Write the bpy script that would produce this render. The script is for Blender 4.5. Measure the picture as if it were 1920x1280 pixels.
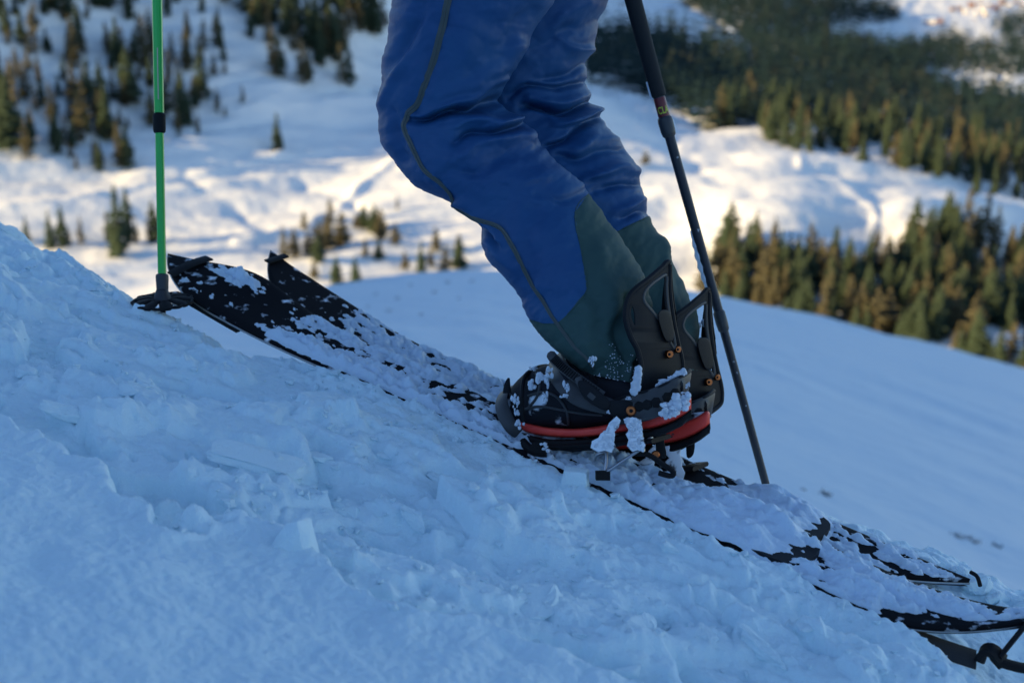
import bpy, bmesh, math, random
import numpy as np
from mathutils import Vector

random.seed(7); np.random.seed(7)
for o in list(bpy.data.objects): bpy.data.objects.remove(o)
scene = bpy.context.scene
COL = scene.collection

# ------------------------------------------------------------------ camera, sky, sun
PITCH = math.radians(18); LENS = 50.0; FPX = LENS/36*1920
cd = bpy.data.cameras.new('camera'); cam = bpy.data.objects.new('camera', cd); COL.objects.link(cam)
cam.location = (0, 0, 0); cam.rotation_euler = (math.pi/2-PITCH, 0, 0)
cd.lens = LENS; cd.sensor_width = 36; cd.clip_start = .05; cd.clip_end = 30000
cd.dof.use_dof = True; cd.dof.focus_distance = 2.12; cd.dof.aperture_fstop = 4.2; cd.dof.aperture_blades = 9
scene.camera = cam
SUN_EL = math.radians(15.5); SUN_AZ = math.radians(-118)     # azimuth clockwise from +Y: the sun stands low, left and a little behind
sdir = Vector((math.sin(SUN_AZ)*math.cos(SUN_EL), math.cos(SUN_AZ)*math.cos(SUN_EL), math.sin(SUN_EL)))
world = bpy.data.worlds.new('World'); scene.world = world; world.use_nodes = True
wn = world.node_tree; wn.nodes.clear()
sky = wn.nodes.new('ShaderNodeTexSky'); sky.sky_type = 'NISHITA'; sky.sun_disc = False
sky.sun_elevation = SUN_EL; sky.sun_rotation = SUN_AZ % (2*math.pi)
sky.altitude = 1800; sky.air_density = 1.0; sky.dust_density = 0.3; sky.ozone_density = 3.0
bg = wn.nodes.new('ShaderNodeBackground'); bg.inputs[1].default_value = .10
wo = wn.nodes.new('ShaderNodeOutputWorld')
wn.links.new(sky.outputs[0], bg.inputs[0]); wn.links.new(bg.outputs[0], wo.inputs[0])
ld = bpy.data.lights.new('sun', 'SUN'); ld.energy = 4.1; ld.angle = math.radians(.5); ld.color = (1, .76, .39)
sun = bpy.data.objects.new('sun', ld); COL.objects.link(sun)
sun.rotation_euler = sdir.to_track_quat('Z', 'Y').to_euler()
vs = scene.view_settings; vs.view_transform = 'Standard'; vs.look = 'None'; vs.exposure = 1.36; vs.gamma = 1; vs.use_curve_mapping = False

# ------------------------------------------------------------------ geometry helpers
RX = np.array([1, 0, 0.]); UP = np.array([0, math.sin(PITCH), math.cos(PITCH)]); FW = np.array([0, math.cos(PITCH), -math.sin(PITCH)])
Z = np.array([0, 0, 1.])
def P(px, py, d):                      # a point of the place seen at (px,py) of the 1920x1280 photo, d metres along the view axis
    px = np.asarray(px, float)[..., None]; py = np.asarray(py, float)[..., None]; d = np.asarray(d, float)[..., None]
    return (px-960)/FPX*d*RX-(py-640)/FPX*d*UP+d*FW
def unit(v): return v/np.linalg.norm(v)
ORI = {}
def link(o, parent=None):
    COL.objects.link(o)
    if parent is not None: o.parent = parent
    return o
def mesh_from(name, V, F):
    me = bpy.data.meshes.new(name)
    V = np.asarray(V, np.float32)
    if isinstance(F, np.ndarray):
        n, k = F.shape
        me.vertices.add(len(V)); me.vertices.foreach_set('co', V.ravel())
        me.loops.add(n*k); me.loops.foreach_set('vertex_index', F.astype(np.int32).ravel())
        me.polygons.add(n); me.polygons.foreach_set('loop_start', np.arange(0, n*k, k, dtype=np.int32))
        me.update(calc_edges=True); me.validate()
    else:
        me.from_pydata([tuple(map(float, v)) for v in V], [], F); me.update()
    return me
def mobj(name, V, F, mat, parent=None, smooth=True, sharp=None):
    V = np.asarray(V, float)
    o0 = ORI[parent] if parent is not None else np.zeros(3)
    me = mesh_from(name, V-o0, F)
    if mat is not None: me.materials.append(mat)
    if smooth: me.polygons.foreach_set('use_smooth', np.ones(len(me.polygons), bool))
    if sharp: me.set_sharp_from_angle(angle=math.radians(sharp))
    o = bpy.data.objects.new(name, me); link(o, parent); ORI[o] = o0
    return o
def tag(o, label=None, cat=None, group=None, kind=None):
    if label: o['label'] = label
    if cat: o['category'] = cat
    if group: o['group'] = group
    if kind: o['kind'] = kind
    return o
def thing(name, loc, label, cat, group=None):
    o = bpy.data.objects.new(name, None); COL.objects.link(o); o.location = tuple(map(float, loc)); o.empty_display_size = .1
    ORI[o] = np.array(loc, float); tag(o, label, cat, group); return o
def grid_faces(nr, nc, wrap=False):
    i, j = np.meshgrid(np.arange(nr-1), np.arange(nc if wrap else nc-1), indexing='ij')
    j2 = (j+1) % nc
    return np.stack([i*nc+j, i*nc+j2, (i+1)*nc+j2, (i+1)*nc+j], -1).reshape(-1, 4)
def catmull(pts, n):
    pts = np.asarray(pts, float); m = len(pts)
    t = np.linspace(0, m-1, n); i = np.clip(t.astype(int), 0, m-2); f = (t-i)[:, None]
    p0 = pts[np.maximum(i-1, 0)]; p1 = pts[i]; p2 = pts[i+1]; p3 = pts[np.minimum(i+2, m-1)]
    return .5*((2*p1)+(-p0+p2)*f+(2*p0-5*p1+4*p2-p3)*f*f+(-p0+3*p1-3*p2+p3)*f**3)
def smooth_closed(pts, n):
    pts = np.asarray(pts, float); k = len(pts)
    return catmull(np.vstack([pts[-2:], pts, pts[:3]]), (k+4)*n+1)[2*n:(k+2)*n]
class MB:                                # collects shapes that become one mesh
    def __init__(s): s.V = []; s.F = []
    def add(s, V, F):
        b = len(s.V); s.V += [tuple(v) for v in np.asarray(V, float)]; s.F += [tuple(int(i)+b for i in f) for f in F]; return s
    def tube(s, path, rad, n=12, cap=True):
        p = np.asarray(path, float); m = len(p); rad = np.broadcast_to(rad, m)
        t = np.gradient(p, axis=0); t /= np.linalg.norm(t, axis=1)[:, None]+1e-12
        a = np.cross(t[0], [.31, .2, .93]); a /= np.linalg.norm(a); V = []
        for k in range(m):
            a = a-t[k]*np.dot(a, t[k]); a /= np.linalg.norm(a); b = np.cross(t[k], a)
            for q in range(n):
                w = 2*math.pi*q/n; V.append(p[k]+rad[k]*(a*math.cos(w)+b*math.sin(w)))
        F = [tuple(f) for f in grid_faces(m, n, True)]
        if cap: F += [tuple(range(n))[::-1], tuple(range((m-1)*n, m*n))]
        return s.add(V, F)
    def strap(s, path, up, h, th):       # a band swept along path; up = its width direction, h width, th thickness
        p = np.asarray(path, float); m = len(p); up = np.broadcast_to(np.asarray(up, float), (m, 3)); h = np.broadcast_to(h, m)
        t = np.gradient(p, axis=0); t /= np.linalg.norm(t, axis=1)[:, None]+1e-12
        V = []
        for k in range(m):
            u = up[k]-t[k]*np.dot(up[k], t[k]); u /= np.linalg.norm(u); nn = np.cross(t[k], u)
            hh = h[k]/2; q = th/2; e = min(.3*hh, th*.6)
            for a, b in ((-hh+e, -q), (hh-e, -q), (hh, -q+e*.7), (hh, q-e*.7), (hh-e, q), (-hh+e, q), (-hh, q-e*.7), (-hh, -q+e*.7)):
                V.append(p[k]+u*a+nn*b)
        F = [tuple(f) for f in grid_faces(m, 8, True)]+[tuple(range(8))[::-1], tuple(range((m-1)*8, m*8))]
        return s.add(V, F)
    def box(s, c, ax, ay, az):           # c centre, three half-axis vectors
        c = np.asarray(c, float); ax, ay, az = (np.asarray(a, float) for a in (ax, ay, az))
        V = [c+i*ax+j*ay+k*az for i in (-1, 1) for j in (-1, 1) for k in (-1, 1)]
        return s.add(V, [(0, 1, 3, 2), (4, 6, 7, 5), (0, 4, 5, 1), (2, 3, 7, 6), (0, 2, 6, 4), (1, 5, 7, 3)])
    def disc(s, c, nrm, r, th, n=14):
        c = np.asarray(c, float); nrm = unit(np.asarray(nrm, float))
        return s.tube([c-nrm*th/2, c+nrm*th*.3, c+nrm*th/2], [r, r, r*.8], n)
    def build(s, name, mat, parent=None, smooth=True, sharp=40):
        return mobj(name, np.array(s.V), s.F, mat, parent, smooth, sharp)

# ------------------------------------------------------------------ noise in numpy
def _h(ix, iy, seed):
    n = (ix.astype(np.int64)*374761393+iy.astype(np.int64)*668265263+seed*982451653) & 0xffffffff
    n = ((n ^ (n >> 13))*1274126177) & 0xffffffff
    n = ((n ^ (n >> 16))*2246822519) & 0xffffffff
    return ((n ^ (n >> 15)) & 0xffffff)/float(0xffffff)
def perlin(x, y, seed=0):
    ix = np.floor(x); iy = np.floor(y); fx = x-ix; fy = y-iy
    u = fx*fx*fx*(fx*(fx*6-15)+10); v = fy*fy*fy*(fy*(fy*6-15)+10)
    def g(dx, dy):
        a = _h(ix+dx, iy+dy, seed)*2*math.pi
        return np.cos(a)*(fx-dx)+np.sin(a)*(fy-dy)
    a = g(0, 0); b = g(1, 0); c = g(0, 1); d = g(1, 1)
    return 1.5*((a*(1-u)+b*u)*(1-v)+(c*(1-u)+d*u)*v)
def fbm(x, y, oct=4, seed=0, gain=.5):
    r = 0; a = 1; 
    for k in range(oct): r = r+a*perlin(x, y, seed+k*17); x = x*2.03+3.1; y = y*2.03+7.7; a *= gain
    return r
def cells(x, y, seed=0, jit=.9):         # jittered Voronoi: two nearest distances, offset to the seed, three random numbers of the cell
    ix = np.floor(x); iy = np.floor(y)
    f1 = np.full(x.shape, 9.); f2 = np.full(x.shape, 9.); ox = np.zeros(x.shape); oy = np.zeros(x.shape); ci = np.zeros(x.shape); cj = np.zeros(x.shape)
    for dx in (-1, 0, 1):
        for dy in (-1, 0, 1):
            a = ix+dx; b = iy+dy
            qx = a+.5+jit*(_h(a, b, seed)-.5); qy = b+.5+jit*(_h(a, b, seed+5)-.5)
            d = np.hypot(x-qx, y-qy); m = d < f1
            f2 = np.where(m, f1, np.minimum(f2, d))
            f1 = np.where(m, d, f1); ox = np.where(m, x-qx, ox); oy = np.where(m, y-qy, oy); ci = np.where(m, a, ci); cj = np.where(m, b, cj)
    return f1, f2, ox, oy, _h(ci, cj, seed+11), _h(ci, cj, seed+12), _h(ci, cj, seed+13)
def sstep(a, b, x):
    t = np.clip((x-a)/(b-a), 0, 1); return t*t*(3-2*t)

# ------------------------------------------------------------------ materials
def mat(name, col, rough=.6, metal=0, spec=.5, bump=None, sss=0, sss_r=(.01, .013, .016), vary=None, coat=0, sheen=0):
    m = bpy.data.materials.new(name); m.use_nodes = True; nt = m.node_tree; b = nt.nodes['Principled BSDF']
    b.inputs['Base Color'].default_value = (*col, 1); b.inputs['Roughness'].default_value = rough; b.inputs['Metallic'].default_value = metal
    b.inputs['Specular IOR Level'].default_value = spec; b.inputs['Coat Weight'].default_value = coat
    if sheen: b.inputs['Sheen Weight'].default_value = sheen; b.inputs['Sheen Roughness'].default_value = .4
    if sss:
        b.inputs['Subsurface Weight'].default_value = sss; b.inputs['Subsurface Radius'].default_value = sss_r; b.inputs['Subsurface Scale'].default_value = 1
    tc = nt.nodes.new('ShaderNodeTexCoord')
    if vary:                             # (colour 2, scale, low, high)
        c2, sc, lo, hi = vary
        n = nt.nodes.new('ShaderNodeTexNoise'); n.inputs['Scale'].default_value = sc; n.inputs['Detail'].default_value = 5
        r = nt.nodes.new('ShaderNodeValToRGB'); r.color_ramp.elements[0].position = lo; r.color_ramp.elements[1].position = hi
        r.color_ramp.elements[0].color = (*col, 1); r.color_ramp.elements[1].color = (*c2, 1)
        nt.links.new(tc.outputs['Object'], n.inputs['Vector']); nt.links.new(n.outputs[0], r.inputs[0]); nt.links.new(r.outputs[0], b.inputs['Base Color'])
    last = None
    for sc, st, dist in (bump or []):
        n = nt.nodes.new('ShaderNodeTexNoise'); n.inputs['Scale'].default_value = sc; n.inputs['Detail'].default_value = 4; n.inputs['Roughness'].default_value = .6
        bp = nt.nodes.new('ShaderNodeBump'); bp.inputs['Strength'].default_value = st; bp.inputs['Distance'].default_value = dist
        nt.links.new(tc.outputs['Object'], n.inputs['Vector']); nt.links.new(n.outputs[0], bp.inputs['Height'])
        if last: nt.links.new(last.outputs[0], bp.inputs['Normal'])
        last = bp
    if last: nt.links.new(last.outputs[0], b.inputs['Normal'])
    return m
M = {}
M['snow'] = mat('snow_near', (.77, .93, .985), .55, spec=.3, bump=[(450, .6, .003), (190, .4, .004)], sss=.15, sss_r=(.016, .022, .03))
M['crumb'] = mat('snow_crust', (.68, .79, .90), .55, spec=.3, bump=[(300, .6, .003)], sss=.35)
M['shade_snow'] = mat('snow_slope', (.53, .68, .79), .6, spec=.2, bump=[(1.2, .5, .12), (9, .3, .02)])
M['far_snow'] = mat('snow_far', (.88, .865, .82), .7, spec=.1, bump=[(.25, .5, .8)])
M['blue'] = mat('blue_shell_fabric', (.013, .068, .19), .55, spec=.3, bump=[(1400, .25, .0004), (40, .2, .005), (14, .1, .012)], vary=((.017, .091, .22), 5, .38, .7))
M['green'] = mat('green_gaiter_fabric', (.036, .076, .068), .7, spec=.25, bump=[(1800, .25, .0004), (30, .15, .006)], vary=((.044, .09, .082), 9, .35, .75))
M['zip'] = mat('olive_zip_tape', (.06, .075, .07), .5, bump=[(900, .3, .0006)])
M['black'] = mat('black_plastic', (.009, .010, .013), .6, spec=.2, bump=[(300, .12, .001)], vary=((.014, .014, .015), 25, .4, .8))
M['grey'] = mat('grey_plastic', (.042, .043, .046), .5, bump=[(300, .12, .001)])
M['boot'] = mat('black_boot_leather', (.014, .015, .02), .5, bump=[(220, .3, .0015), (30, .2, .004)], vary=((.03, .03, .038), 18, .4, .7))
M['rubber'] = mat('black_rubber', (.012, .012, .013), .7, bump=[(150, .3, .002)])
M['red'] = mat('red_rubber', (.95, .065, .04), .5, bump=[(160, .25, .001)], vary=((.75, .03, .025), 30, .4, .8))
M['copper'] = mat('copper_screw', (.5, .15, .05), .35, metal=1)
M['steel'] = mat('steel_wire', (.42, .43, .45), .35, metal=1)
M['deck'] = mat('black_ski_deck', (.010, .010, .012), .45, bump=[(90, .1, .002)])
M['skin'] = mat('climbing_skin_plush', (.03, .03, .032), .9, bump=[(500, .6, .002)])
M['pole_green'] = mat('green_pole_paint', (.02, .48, .06), .28, coat=.4)
M['pole_black'] = mat('black_pole_paint', (.022, .022, .03), .35, vary=((.05, .05, .07), 60, .45, .8))
M['foam'] = mat('black_foam_grip', (.012, .013, .014), .85, bump=[(120, .4, .002)])
M['band'] = mat('dark_red_print', (.16, .02, .022), .4)
M['letter'] = mat('yellow_print', (.55, .6, .05), .5)
M['bark'] = mat('bark', (.07, .05, .04), .9)
M['spruce'] = mat('spruce_needles', (.040, .058, .034), .8, spec=.1, vary=((.055, .072, .038), .6, .4, .7))
M['larch'] = mat('larch_twigs', (.112, .098, .052), .85, spec=.1, vary=((.066, .058, .036), .5, .4, .7))
M['forest'] = mat('forest_needles', (.020, .040, .036), .85, spec=.1, vary=((.062, .064, .040), .03, .54, .68))
M['grass'] = mat('dry_grass', (.05, .04, .035), .9)
M['wall'] = mat('pale_house_wall', (.6, .5, .38), .8)
M['wood'] = mat('brown_house_wall', (.14, .07, .04), .8)
M['roof'] = mat('brown_roof', (.22, .12, .09), .8)
M['glass'] = mat('window_glass', (.03, .04, .05), .1)
M['wind_snow'] = mat('clinging_snow', (.74, .80, .88), .7, spec=.2, bump=[(250, .6, .002)], sss=.2)
def frosted(name, base, scale, lo, hi):  # a base colour dusted with clinging snow
    m = mat(name, base, .5, bump=[(250, .3, .0015)], vary=((.82, .87, .93), scale, lo, hi)); return m
M['boot_frost'] = frosted('boot_dusted_with_snow', (.014, .015, .02), 24, .60, .68)
M['deck_frost'] = frosted('deck_dusted_with_snow', (.008, .008, .010), 45, .60, .72)
M['deck_frost'].node_tree.nodes['Principled BSDF'].inputs['Roughness'].default_value = .8; M['deck_frost'].node_tree.nodes['Principled BSDF'].inputs['Specular IOR Level'].default_value = .12
for k_ in ('boot_frost', 'boot', 'rubber'):
    b_ = M[k_].node_tree.nodes['Principled BSDF']; b_.inputs['Specular IOR Level'].default_value = .16; b_.inputs['Roughness'].default_value = .68
M['plate_frost'] = frosted('plate_caked_with_snow', (.10, .10, .11), 55, .38, .47)
M['pole_frost'] = frosted('pole_dusted_with_snow', (.022, .022, .03), 50, .66, .74)

# ------------------------------------------------------------------ reference frame of the skis and of the near slope
D1, D2 = 2.30, 1.85
E2 = P(1640, 1152, D2); E1 = P(570, 668, D1)
U = unit(E1-E2)                                    # up the ski, tail to nose
W = unit(np.cross(U, Z)); W = W if W[1] > 0 else -W   # level, away from the camera
N = np.cross(U, W); N = N if N[2] > 0 else -N
UH = unit(np.array([U[0], U[1], 0])); CL = U[2]/math.hypot(U[0], U[1])
TILT = math.tan(math.radians(7))                   # the near slope climbs this much towards the camera
O0 = E2+.003*Z
def plane_pt(s, v): return O0+s[..., None]*(UH+CL*Z)-v[..., None]*W+(v*TILT)[..., None]*Z
PN = np.cross(UH+CL*Z, -W+TILT*Z); PN = unit(PN if PN[2] > 0 else -PN)
def hit(px, py):                                   # where the view ray meets the near slope: s along the skis, v towards the camera
    d = P(px, py, 1.0); t = (O0@PN)/(d@PN); q = d*t[..., None]-O0
    return q@UH, -(q@W)
def line_sv(pts):
    p = catmull(pts, 120); s, v = hit(p[:, 0], p[:, 1]); i = np.argsort(s); return s[i], v[i]

# ------------------------------------------------------------------ near snow slope
L0 = line_sv([(-260, 640), (0, 780), (120, 850), (185, 880), (210, 935), (270, 965), (330, 995), (390, 1000), (470, 980), (560, 1010), (640, 1070), (740, 1130), (830, 1170), (900, 1165), (985, 1190), (1100, 1245), (1200, 1278), (1400, 1340), (1700, 1420)])
L1 = line_sv([(-200, 470), (0, 545), (100, 590), (170, 655), (230, 640), (290, 700), (400, 760), (520, 800), (660, 850), (780, 880), (900, 940), (1050, 1010), (1200, 1060), (1400, 1150), (1600, 1250), (1750, 1310)])
L2 = line_sv([(-200, 400), (0, 470), (150, 530), (270, 590), (400, 655), (560, 730), (700, 790), (850, 860), (1000, 920), (1150, 960), (1300, 1030), (1500, 1120), (1650, 1190), (1800, 1250)])
L3 = line_sv([(-200, 540), (0, 660), (150, 740), (260, 800), (400, 880), (520, 905), (640, 960), (760, 1000), (900, 1060), (1100, 1140), (1300, 1200), (1500, 1290), (1700, 1390)])
def build_near():
    s1 = np.arange(-.62, 1.75, .0027); v1 = np.concatenate([np.arange(-1.5, -.42, .03), np.arange(-.42, .95, .0027), np.arange(.95, 2.6, .03)])
    s1 = np.concatenate([np.arange(-1.6, -.62, .03), s1, np.arange(1.75, 2.6, .03)])
    S, Vv = np.meshgrid(s1, v1, indexing='ij'); s = S.ravel(); v = Vv.ravel()
    ws = s+.016*fbm(s*9, v*9, 3, 3)+.004*fbm(s*45, v*45, 2, 4); wv = v+.013*fbm(s*11+4, v*11, 3, 9)+.004*fbm(s*45, v*45, 2, 10)
    c = .95; q = .30                                 # plates of broken crust lie a little askew of the track
    a = (ws*c+wv*q); b = (-ws*q+wv*c)
    f1, f2, ox, oy, r1, r2, r3 = cells(a*3.8, b*9.5, 21)
    A = (r1-.5)*.050+(r2-.5)*.020*ox+(r3-.62)*.040*oy
    A -= .007*(1-sstep(0, .05, f2-f1))
    g1, g2, px_, py_, k1, k2, k3 = cells(a*14+3, b*27, 33)
    B = (k1-.5)*.016+(k2-.5)*.008*px_+(k3-.6)*.014*py_-.002*(1-sstep(0, .08, g2-g1))
    e1_, e2_, qx, qy, n1, n2, n3 = cells(a*38+3, b*55, 37)
    B = B+(n1-.5)*.006*(n2 > .4)+(n3-.5)*.005*qy
    h1, h2, _, _, m1, m2, m3 = cells(ws*75, wv*80, 41)
    Cc = (1-h1)*.006*(m1 > .45)
    rough = sstep(-.15, .35, fbm(s*5, v*7, 3, 55))
    edge = .022*fbm(s*14, v*14, 3, 77)+.03*(r1-.5)*.9+.008*(k1-.5)
    d0 = np.interp(s, *L0)-v+edge*.7                  # >0 inside the broken band
    d1 = np.interp(s, *L1)-v+edge; d2 = np.interp(s, *L2)-v+edge*.6; d3 = np.interp(s, *L3)-v+edge*1.1
    band = sstep(0, .012, d0)
    w3 = .012+.02*r2
    vbs = np.interp(s, *L0); frac = np.clip(1-v/np.maximum(vbs, .05), -.5, 1.2)
    dg = s*.80+v*.60; dn = -s*.60+v*.80
    field = .036*frac+.024*fbm(dg*3.6, dn*8.0, 2, 101)+.0075*fbm(s*15, v*20, 3, 102)+.0022*fbm(s*60, v*60, 2, 103)
    qn = field/.019; fl = np.floor(qn); fr = qn-fl
    wd = .62+.22*perlin(s*6, v*6, 104)
    terr = .019*(fl+sstep(wd, 1.0, fr)+.18*fr*(1-sstep(wd, 1.0, fr))-.08)
    h = band*(-.034+terr)
    inner = sstep(-.005, .02, d2)                     # the smoother strip beside the skis
    rub = band*(1-.55*inner)
    near_crest = np.exp(-((v-.015)/.03)**2)*sstep(1.08, .9, s)
    edgey = np.exp(-((fr-.9)/.16)**2)
    h += rub*(A*.95*(.40+rough)+B*(.16+.8*rough+.5*edgey)+Cc*(1.0*rough+.8*edgey)*sstep(-.1, .5, fbm(s*8, v*8, 2, 106)))
    nc = near_crest*sstep(.98, .9, s); h = h+nc*(np.maximum(h, .001+.35*B+.5*Cc)-h)+near_crest*(Cc*.6)
    h += band*(.004*fbm(s*6, v*13, 3, 5)+.002*fbm(s*22, v*34, 3, 4)+.0012*fbm(s*60, v*60, 3, 6))
    h += (1-band)*(.010*fbm(s*4, v*4, 3, 8)+.0035*fbm(s*17, v*21, 4, 12)+.0012*fbm(s*70, v*80, 2, 14))
    lip = np.exp(-(d0/.02)**2); h += .008*lip*(1-band)
    # fine grooves that run with the track beside the nose
    h += inner*.0016*perlin(s*5, v*130, 91)*sstep(.2, .7, s)
    # bed under the skis, then the slope falls away beyond them
    nose = sstep(1.02, 1.16, s)
    bed = sstep(.004, -.012, v)*(1-nose)
    h = h*(1-bed)+bed*(-.034+.006*fbm(s*20, v*20, 3, 15))
    tailpit = sstep(.02, -.16, s-(-.04))*sstep(.10, .0, v)*sstep(-.42, -.2, v); h -= .035*tailpit
    v0 = np.interp(s, [.88, .95, 1.08, 1.2, 1.4, 1.67, 2.2], [-.31, .0, .075, .09, .05, .02, -.02])+.012*fbm(s*9, s*0+.3, 3, 61)
    drop = np.maximum(0, v0-v)
    bank = sstep(.45, -.1, s)*np.exp(-((v+.37)/.06)**2); h += bank*(.045+B*1.6+.012*fbm(s*16, v*16, 3, 62))
    h -= .5*drop+1.1*drop*drop/(drop+.15)
    hg = h.reshape(S.shape)
    for _ in range(1):                              # settle: powder rounds the edges off
        hg[1:-1] = (hg[:-2]+2*hg[1:-1]+hg[2:])/4; hg[:, 1:-1] = (hg[:, :-2]+2*hg[:, 1:-1]+hg[:, 2:])/4
    h = hg.ravel()+.0014*fbm(s*110, v*110, 3, 19)-.022*np.exp(-((s-1.21)/.10)**2-((v-.08)/.07)**2)*(.4+.6*band)
    p = plane_pt(s, v); p[:, 2] += h
    o = mobj('snow_ground', p, grid_faces(len(s1), len(v1))[:, ::-1], M['snow'])
    tag(o, 'broken shaded snow around the ski track', kind='structure'); return o, p, s, v
near, NP, NS, NV = build_near()
from mathutils.bvhtree import BVHTree
from mathutils.kdtree import KDTree
near_bvh = BVHTree.FromPolygons([tuple(q) for q in NP[:, :]], [tuple(f) for f in grid_faces(1, 1)] if False else [tuple(p.vertices) for p in near.data.polygons])
def drop_near(px, py):                            # a seen point of the near snow
    d = Vector(unit(P(px, py, 1.0))); l, n, _, t = near_bvh.ray_cast(Vector((0, 0, 0)), d)
    return (np.array(l), np.array(n)) if l is not None else (None, None)

# ------------------------------------------------------------------ the slope that falls away behind, its flank on the left, and the valley
def tps(pts, val):
    pts = np.asarray(pts, float)/1000; n = len(pts); d = np.linalg.norm(pts[:, None]-pts[None], axis=2)
    K = np.where(d > 0, d*d*np.log(d+1e-12), 0)+np.eye(n)*1e-3; Pm = np.hstack([np.ones((n, 1)), pts])
    A = np.block([[K, Pm], [Pm.T, np.zeros((3, 3))]]); sol = np.linalg.solve(A, np.concatenate([val, np.zeros(3)]))
    def f(x, y):
        x = np.asarray(x, float)/1000; y = np.asarray(y, float)/1000; r = sol[n]+sol[n+1]*x+sol[n+2]*y
        for k in range(n):
            e = np.hypot(x-pts[k, 0], y-pts[k, 1]); r = r+sol[k]*np.where(e > 0, e*e*np.log(e+1e-12), 0)
        return r
    return f
EDGE = np.array([(-900, 760), (0, 640), (300, 585), (500, 560), (620, 545), (760, 522), (900, 510), (1000, 513), (1150, 525), (1380, 565), (1650, 625), (1920, 692), (2300, 800), (2900, 980)], float)
def build_mid():
    px = np.linspace(-600, 2700, 340); ey = np.interp(px, EDGE[:, 0], EDGE[:, 1])
    ny = np.maximum(560+.47*px, ey+70)+60
    rows = []
    tt = np.linspace(0, 1, 150)
    pe = P(px, ey, np.full_like(px, 62.)); pn = P(px, ny, np.full_like(px, 2.9))
    for t in tt:
        q = pn+(pe-pn)*(t**1.9)
        q[:, 2] += 1.6*math.sin(math.pi*min(1, t**1.9))*0.12
        rows.append(q)
    last = rows[-1]; hd = last.copy(); hd[:, 2] = 0; hd /= np.linalg.norm(hd, axis=1)[:, None]
    for k in range(1, 26):
        q = last+hd*(k*3.0); q[:, 2] -= k*3.0*(.34+.03*k); rows.append(q)
    p = np.vstack(rows); d = np.linalg.norm(p, axis=1)
    x, y = p[:, 0], p[:, 1]
    p[:, 2] += np.clip(d/60, .03, 1)*(.25*fbm(x*.12, y*.12, 3, 201))+.030*fbm(x*1.1+y*.5, y*.35, 4, 202)*np.clip(d/8, .2, 1.5)
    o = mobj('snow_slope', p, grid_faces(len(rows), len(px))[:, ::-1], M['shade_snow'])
    tag(o, 'smooth shaded snow slope falling away behind the skis', kind='structure'); return p, len(rows), len(px)
MIDP, MR, MC = build_mid()
def build_flank():                                # the mountain side rising to the left and behind the camera, out of the frame
    x = np.concatenate([np.linspace(-160, -12, 60), np.linspace(-11.5, 12, 60)]); y = np.concatenate([np.linspace(-120, -8, 40), np.linspace(-7.5, 120, 110)])
    X, Y = np.meshgrid(x, y, indexing='ij'); X = X.ravel(); Y = Y.ravel()
    nx, ny = -1/math.hypot(1, .5), -.5/math.hypot(1, .5)
    dist = (X+1.6)*nx+(Y-2.0)*ny
    back = -Y*.75-.9-.25*X
    base = -1.0-.32*np.maximum(0, Y-2.5)
    h = base+.335*np.maximum(dist, 0)+.2*np.maximum(0, back)
    h -= np.where(dist < 0, 1.2*np.minimum(-dist, 4), 0)*(back < 0)
    h += .4*fbm(X*.08, Y*.08, 3, 301)*np.clip(dist/10, 0, 1)
    keep = h
    near_zone = (np.abs(X) < 2.2) & (Y > -1.6) & (Y < 4)
    h = np.where(near_zone, h-.9, h)
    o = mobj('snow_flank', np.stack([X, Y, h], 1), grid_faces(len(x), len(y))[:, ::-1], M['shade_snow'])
    tag(o, 'snowy mountain flank rising at the left', kind='structure')
build_flank()
CTRL = [(-300, 620, 305), (0, 560, 312), (350, 560, 318), (650, 560, 328), (1000, 560, 340), (1350, 560, 350), (1650, 640, 335), (1920, 700, 325), (2300, 760, 320),
        (-300, 280, 352), (0, 280, 374), (300, 280, 402), (500, 270, 424), (750, 280, 440), (1000, 280, 440), (1250, 300, 432), (1250, 400, 392), (1500, 300, 452), (1650, 430, 402), (1750, 400, 412), (1920, 400, 470),
        (-300, 0, 398), (0, 0, 424), (200, 100, 440), (400, 0, 492), (700, 0, 585), (700, 130, 525), (1000, 160, 535), (1100, 170, 545), (1120, 60, 1150), (1130, 0, 1650), (1400, 100, 1050), (1350, 200, 610), (1500, 200, 660), (1700, 250, 620), (1900, 180, 950),
        (1450, 0, 2100), (1600, 50, 2100), (1750, 60, 2300), (1850, 0, 3200), (1750, 140, 1500), (1920, 60, 2500), (2300, 50, 2600), (2300, 300, 700),
        (0, -300, 520), (700, -300, 1000), (1100, -300, 3500), (1600, -300, 7000), (2400, -300, 6500), (600, 760, 270), (1500, 800, 270), (-900, 0, 350), (-900, 600, 285), (-900, -300, 420), (2900, 400, 700), (2900, 0, 2600), (2900, 800, 280)]
_fd = tps([c[:2] for c in CTRL], np.log([c[2] for c in CTRL]))
def DF(px, py): return np.exp(_fd(px, py))
ROADS = [([(-60, 402), (100, 385), (250, 352), (440, 312), (560, 285), (720, 262)], 1.1, 7), ([(440, 450), (560, 425), (640, 380), (700, 335), (760, 290)], 1.3, 9), ([(560, 340), (640, 370), (720, 420)], -.9, 12), ([(350, 330), (430, 380), (500, 430)], -1.0, 16), ([(1500, 310), (1580, 345), (1640, 400), (1630, 440)], 1.2, 9), ([(1230, 250), (1330, 330), (1420, 360)], -.9, 18), ([(1640, 440), (1560, 452), (1500, 445)], .9, 8), ([(450, 200), (600, 196), (760, 190)], .9, 6), ([(440, 170), (560, 175), (700, 165)], -.8, 8)]
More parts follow.
